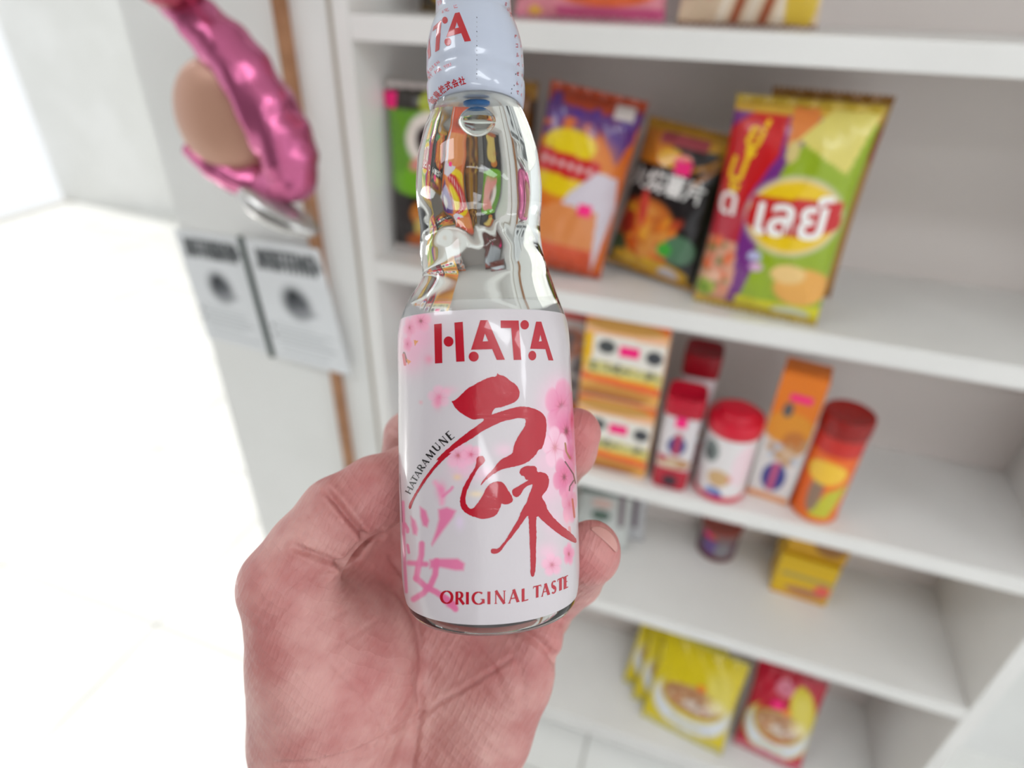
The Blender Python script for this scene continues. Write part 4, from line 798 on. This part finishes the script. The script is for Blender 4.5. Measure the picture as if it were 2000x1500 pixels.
facing = np.clip(-HN[:, 2]*2.5, 0, 1)*(HV[:, 2] < 262)
# skin folds: (path, depth mm, width px)
FOLDS = [([(640, 962), (660, 985), (690, 1022), (716, 1052)], 3.0, 6), ([(578, 1070), (615, 1083), (650, 1096), (672, 1102)], 2.6, 6), ([(668, 1104), (690, 1086), (716, 1052), (738, 1046)], 3.6, 8),
         ([(640, 1122), (600, 1128), (560, 1150), (520, 1185), (498, 1215)], .6, 4.5), ([(650, 1118), (612, 1140), (575, 1175), (530, 1210), (505, 1245)], .6, 4.5), ([(560, 1100), (530, 1120), (505, 1140)], .3, 6), ([(585, 1108), (540, 1128), (512, 1160)], .3, 6),
         ([(765, 1090), (800, 1140), (816, 1210), (820, 1262), (812, 1310), (822, 1380), (812, 1450), (800, 1520)], 1.2, 6), ([(1000, 1285), (930, 1330), (860, 1372), (790, 1415), (735, 1450), (680, 1474), (610, 1490), (530, 1492)], 1.0, 4.5),
         ([(985, 1222), (1020, 1232), (1055, 1255), (1080, 1282), (1092, 1300)], 2.2, 9), ([(1000, 1262), (1015, 1300), (1022, 1340), (1020, 1380)], .6, 7), ([(860, 1240), (905, 1255), (960, 1300), (985, 1360)], .5, 8), ([(640, 1290), (720, 1370), (760, 1440)], .35, 4),
         ([(768, 838), (780, 846), (792, 848)], 1.2, 6), ([(500, 1310), (560, 1270), (640, 1210), (700, 1180)], .4, 4), ([(505, 1370), (580, 1320), (660, 1260), (740, 1210)], .4, 4), ([(520, 1420), (600, 1370), (700, 1290)], .35, 4), ([(940, 1450), (970, 1475), (990, 1490)], .4, 6)]
disp = np.zeros(len(HV))
for pts, dep, w in FOLDS:
    d = np.full(len(HV), 1e3)
    for (x1, y1), (x2, y2) in zip(pts[:-1], pts[1:]):
        dx, dy = x2-x1, y2-y1; t = np.clip(((hu-x1)*dx+(hv-y1)*dy)/(dx*dx+dy*dy), 0, 1); d = np.minimum(d, np.hypot(hu-x1-t*dx, hv-y1-t*dy))
    ends = np.minimum(np.hypot(hu-pts[0][0], hv-pts[0][1]), np.hypot(hu-pts[-1][0], hv-pts[-1][1])); disp -= dep*np.exp(-(d/w)**2)*np.clip(ends/25+.35, 0, 1)
    disp += dep*.22*np.exp(-((d-2.2*w)/(1.3*w))**2)
HV = HV + HN*(disp*facing)[:, None]; HV = relax(HV, HF, 1, .3)
M_skin = bpy.data.materials.new('skin'); M_skin.use_nodes = True; nt = M_skin.node_tree; b = nt.nodes['Principled BSDF']; b.inputs['Roughness'].default_value = .46; b.inputs['Specular IOR Level'].default_value = .4
b.inputs['Subsurface Weight'].default_value = .12; b.inputs['Subsurface Radius'].default_value = (1, .3, .18); b.inputs['Subsurface Scale'].default_value = .0025
def N_(t, **k):
    n = nt.nodes.new(t)
    for a, q in k.items(): n.inputs[a].default_value = q
    return n
rest = nt.nodes.new('ShaderNodeAttribute'); rest.attribute_name = 'rest'                      # palm coordinates in cm
def nnoise(scale, det): n = N_('ShaderNodeTexNoise', Scale=scale, Detail=det); nt.links.new(rest.outputs['Color'], n.inputs['Vector']); return n
n1 = nnoise(.45, 3); n2 = nnoise(5, 5); n3 = nnoise(1.6, 2)
mixn = N_('ShaderNodeMath'); mixn.operation = 'MULTIPLY_ADD'; mixn.inputs[1].default_value = .35; nt.links.new(n3.outputs['Fac'], mixn.inputs[0]); nt.links.new(n1.outputs['Fac'], mixn.inputs[2])
rmp = nt.nodes.new('ShaderNodeValToRGB'); e = rmp.color_ramp.elements; e[0].position = .50; e[0].color = lin(186, 122, 118)+(1,); e[1].position = .86; e[1].color = lin(212, 163, 156)+(1,)
nt.links.new(mixn.outputs[0], rmp.inputs[0])
fl = nt.nodes.new('ShaderNodeAttribute'); fl.attribute_name = 'flush'; mf = nt.nodes.new('ShaderNodeMix'); mf.data_type = 'RGBA'; mf.inputs[7].default_value = lin(192, 88, 94)+(1,)
nt.links.new(fl.outputs['Fac'], mf.inputs[0]); nt.links.new(rmp.outputs[0], mf.inputs[6]); nt.links.new(mf.outputs[2], b.inputs['Base Color'])
acc = None
for rot, sc_, dist, wgt in ((.62, 3.4, 5.0, .5), (-.85, 2.6, 6.0, .35), (.35, 7.0, 3.0, .25)):     # crossing skin lines
    mp = nt.nodes.new('ShaderNodeMapping'); mp.inputs['Rotation'].default_value = (0, 0, rot); nt.links.new(rest.outputs['Color'], mp.inputs[0])
    w = N_('ShaderNodeTexWave', Scale=sc_*.35, Distortion=dist, Detail=3.0); w.inputs['Detail Scale'].default_value = .7; nt.links.new(mp.outputs[0], w.inputs['Vector'])
    pw = N_('ShaderNodeMath'); pw.operation = 'POWER'; pw.inputs[1].default_value = .3; nt.links.new(w.outputs['Fac'], pw.inputs[0])
    ad = N_('ShaderNodeMath'); ad.operation = 'MULTIPLY_ADD'; ad.inputs[1].default_value = wgt; nt.links.new(pw.outputs[0], ad.inputs[0])
    if acc is None: ad.inputs[2].default_value = 0
    else: nt.links.new(acc.outputs[0], ad.inputs[2])
    acc = ad
ad = N_('ShaderNodeMath'); ad.operation = 'MULTIPLY_ADD'; ad.inputs[1].default_value = .4; nt.links.new(n2.outputs['Fac'], ad.inputs[0]); nt.links.new(acc.outputs[0], ad.inputs[2])
bp = nt.nodes.new('ShaderNodeBump'); bp.inputs['Strength'].default_value = .5; bp.inputs['Distance'].default_value = .0007
nt.links.new(ad.outputs[0], bp.inputs['Height']); nt.links.new(bp.outputs[0], b.inputs['Normal'])
hb = c2w(hp(770, 1640, 250))[0]
hand = thing('hand', tuple(hb), 'bare left hand, palm towards the viewer, gripping the soda bottle', 'hand')
hm = mesh('skin_surface', c2w(HV), HF.tolist(), M_skin, hand, True)
flush = np.zeros(len(HV))                                       # rosier finger pads, thumb and heel of the hand
for q, rad_f, k in ((hp(1124, 850, 218), 12, .75), (hp(1146, 1085, 212), 10, .75), (hp(1080, 1245, 235), 14, .35), (hp(760, 985, 212), 16, .45), (hp(540, 1190, 200), 22, .14), (hp(720, 1330, 205), 24, .25), (hp(940, 1240, 232), 18, .3), (hp(760, 1110, 245), 18, .5)):
    flush = np.maximum(flush, k*np.exp(-(((HV-q)**2).sum(1))/rad_f**2))
fa = hm.data.attributes.new('flush', 'FLOAT', 'POINT'); fa.data.foreach_set('value', flush.astype(np.float32))
at_ = hm.data.attributes.new('rest', 'FLOAT_VECTOR', 'POINT'); at_.data.foreach_set('vector', (HV/10).astype(np.float32).ravel())
# fingernail of the ring finger, seen edge-on
M_nail = mat('fingernail', (206, 150, 142), .25, coat=.4)
tip = hp(1155, 1073, 214.6); out = np.array([.42, .60, -.66]); out /= np.linalg.norm(out); t1 = np.array([.73, -.68, -.10]); t1 -= (t1@out)*out; t1 /= np.linalg.norm(t1); t2 = np.cross(out, t1)
nv = []; nf = []; NA, NB = 17, 9
for lay in (0, 1):
    for i in range(NA):
        for j in range(NB):
            a = (i/(NA-1)-.5)*1.15; w_ = math.sqrt(max(.02, 1-(2*i/(NA-1)-1)**2)); bb = (j/(NB-1)-.5)*.46*w_ + .12*(1-w_)
            d = out*math.cos(a)*math.cos(bb)+t1*math.sin(a)+t2*math.sin(bb)*math.cos(a); nv.append(tip+d*(10.25+.5*lay))
q = NA*NB
for i in range(NA-1):
    for j in range(NB-1): k = i*NB+j; nf += [(k, k+1, k+NB+1, k+NB), (q+k, q+k+NB, q+k+NB+1, q+k+1)]
for i in range(NA-1): nf += [(i*NB, (i+1)*NB, q+(i+1)*NB, q+i*NB), (i*NB+NB-1, q+i*NB+NB-1, q+(i+1)*NB+NB-1, (i+1)*NB+NB-1)]
for j in range(NB-1): nf += [(j, q+j, q+j+1, j+1), ((NA-1)*NB+j, (NA-1)*NB+j+1, q+(NA-1)*NB+j+1, q+(NA-1)*NB+j)]
mesh('fingernail', c2w(nv), nf, M_nail, hand, True)
for o in bpy.data.objects:
    if '_o' in o.keys(): del o['_o']
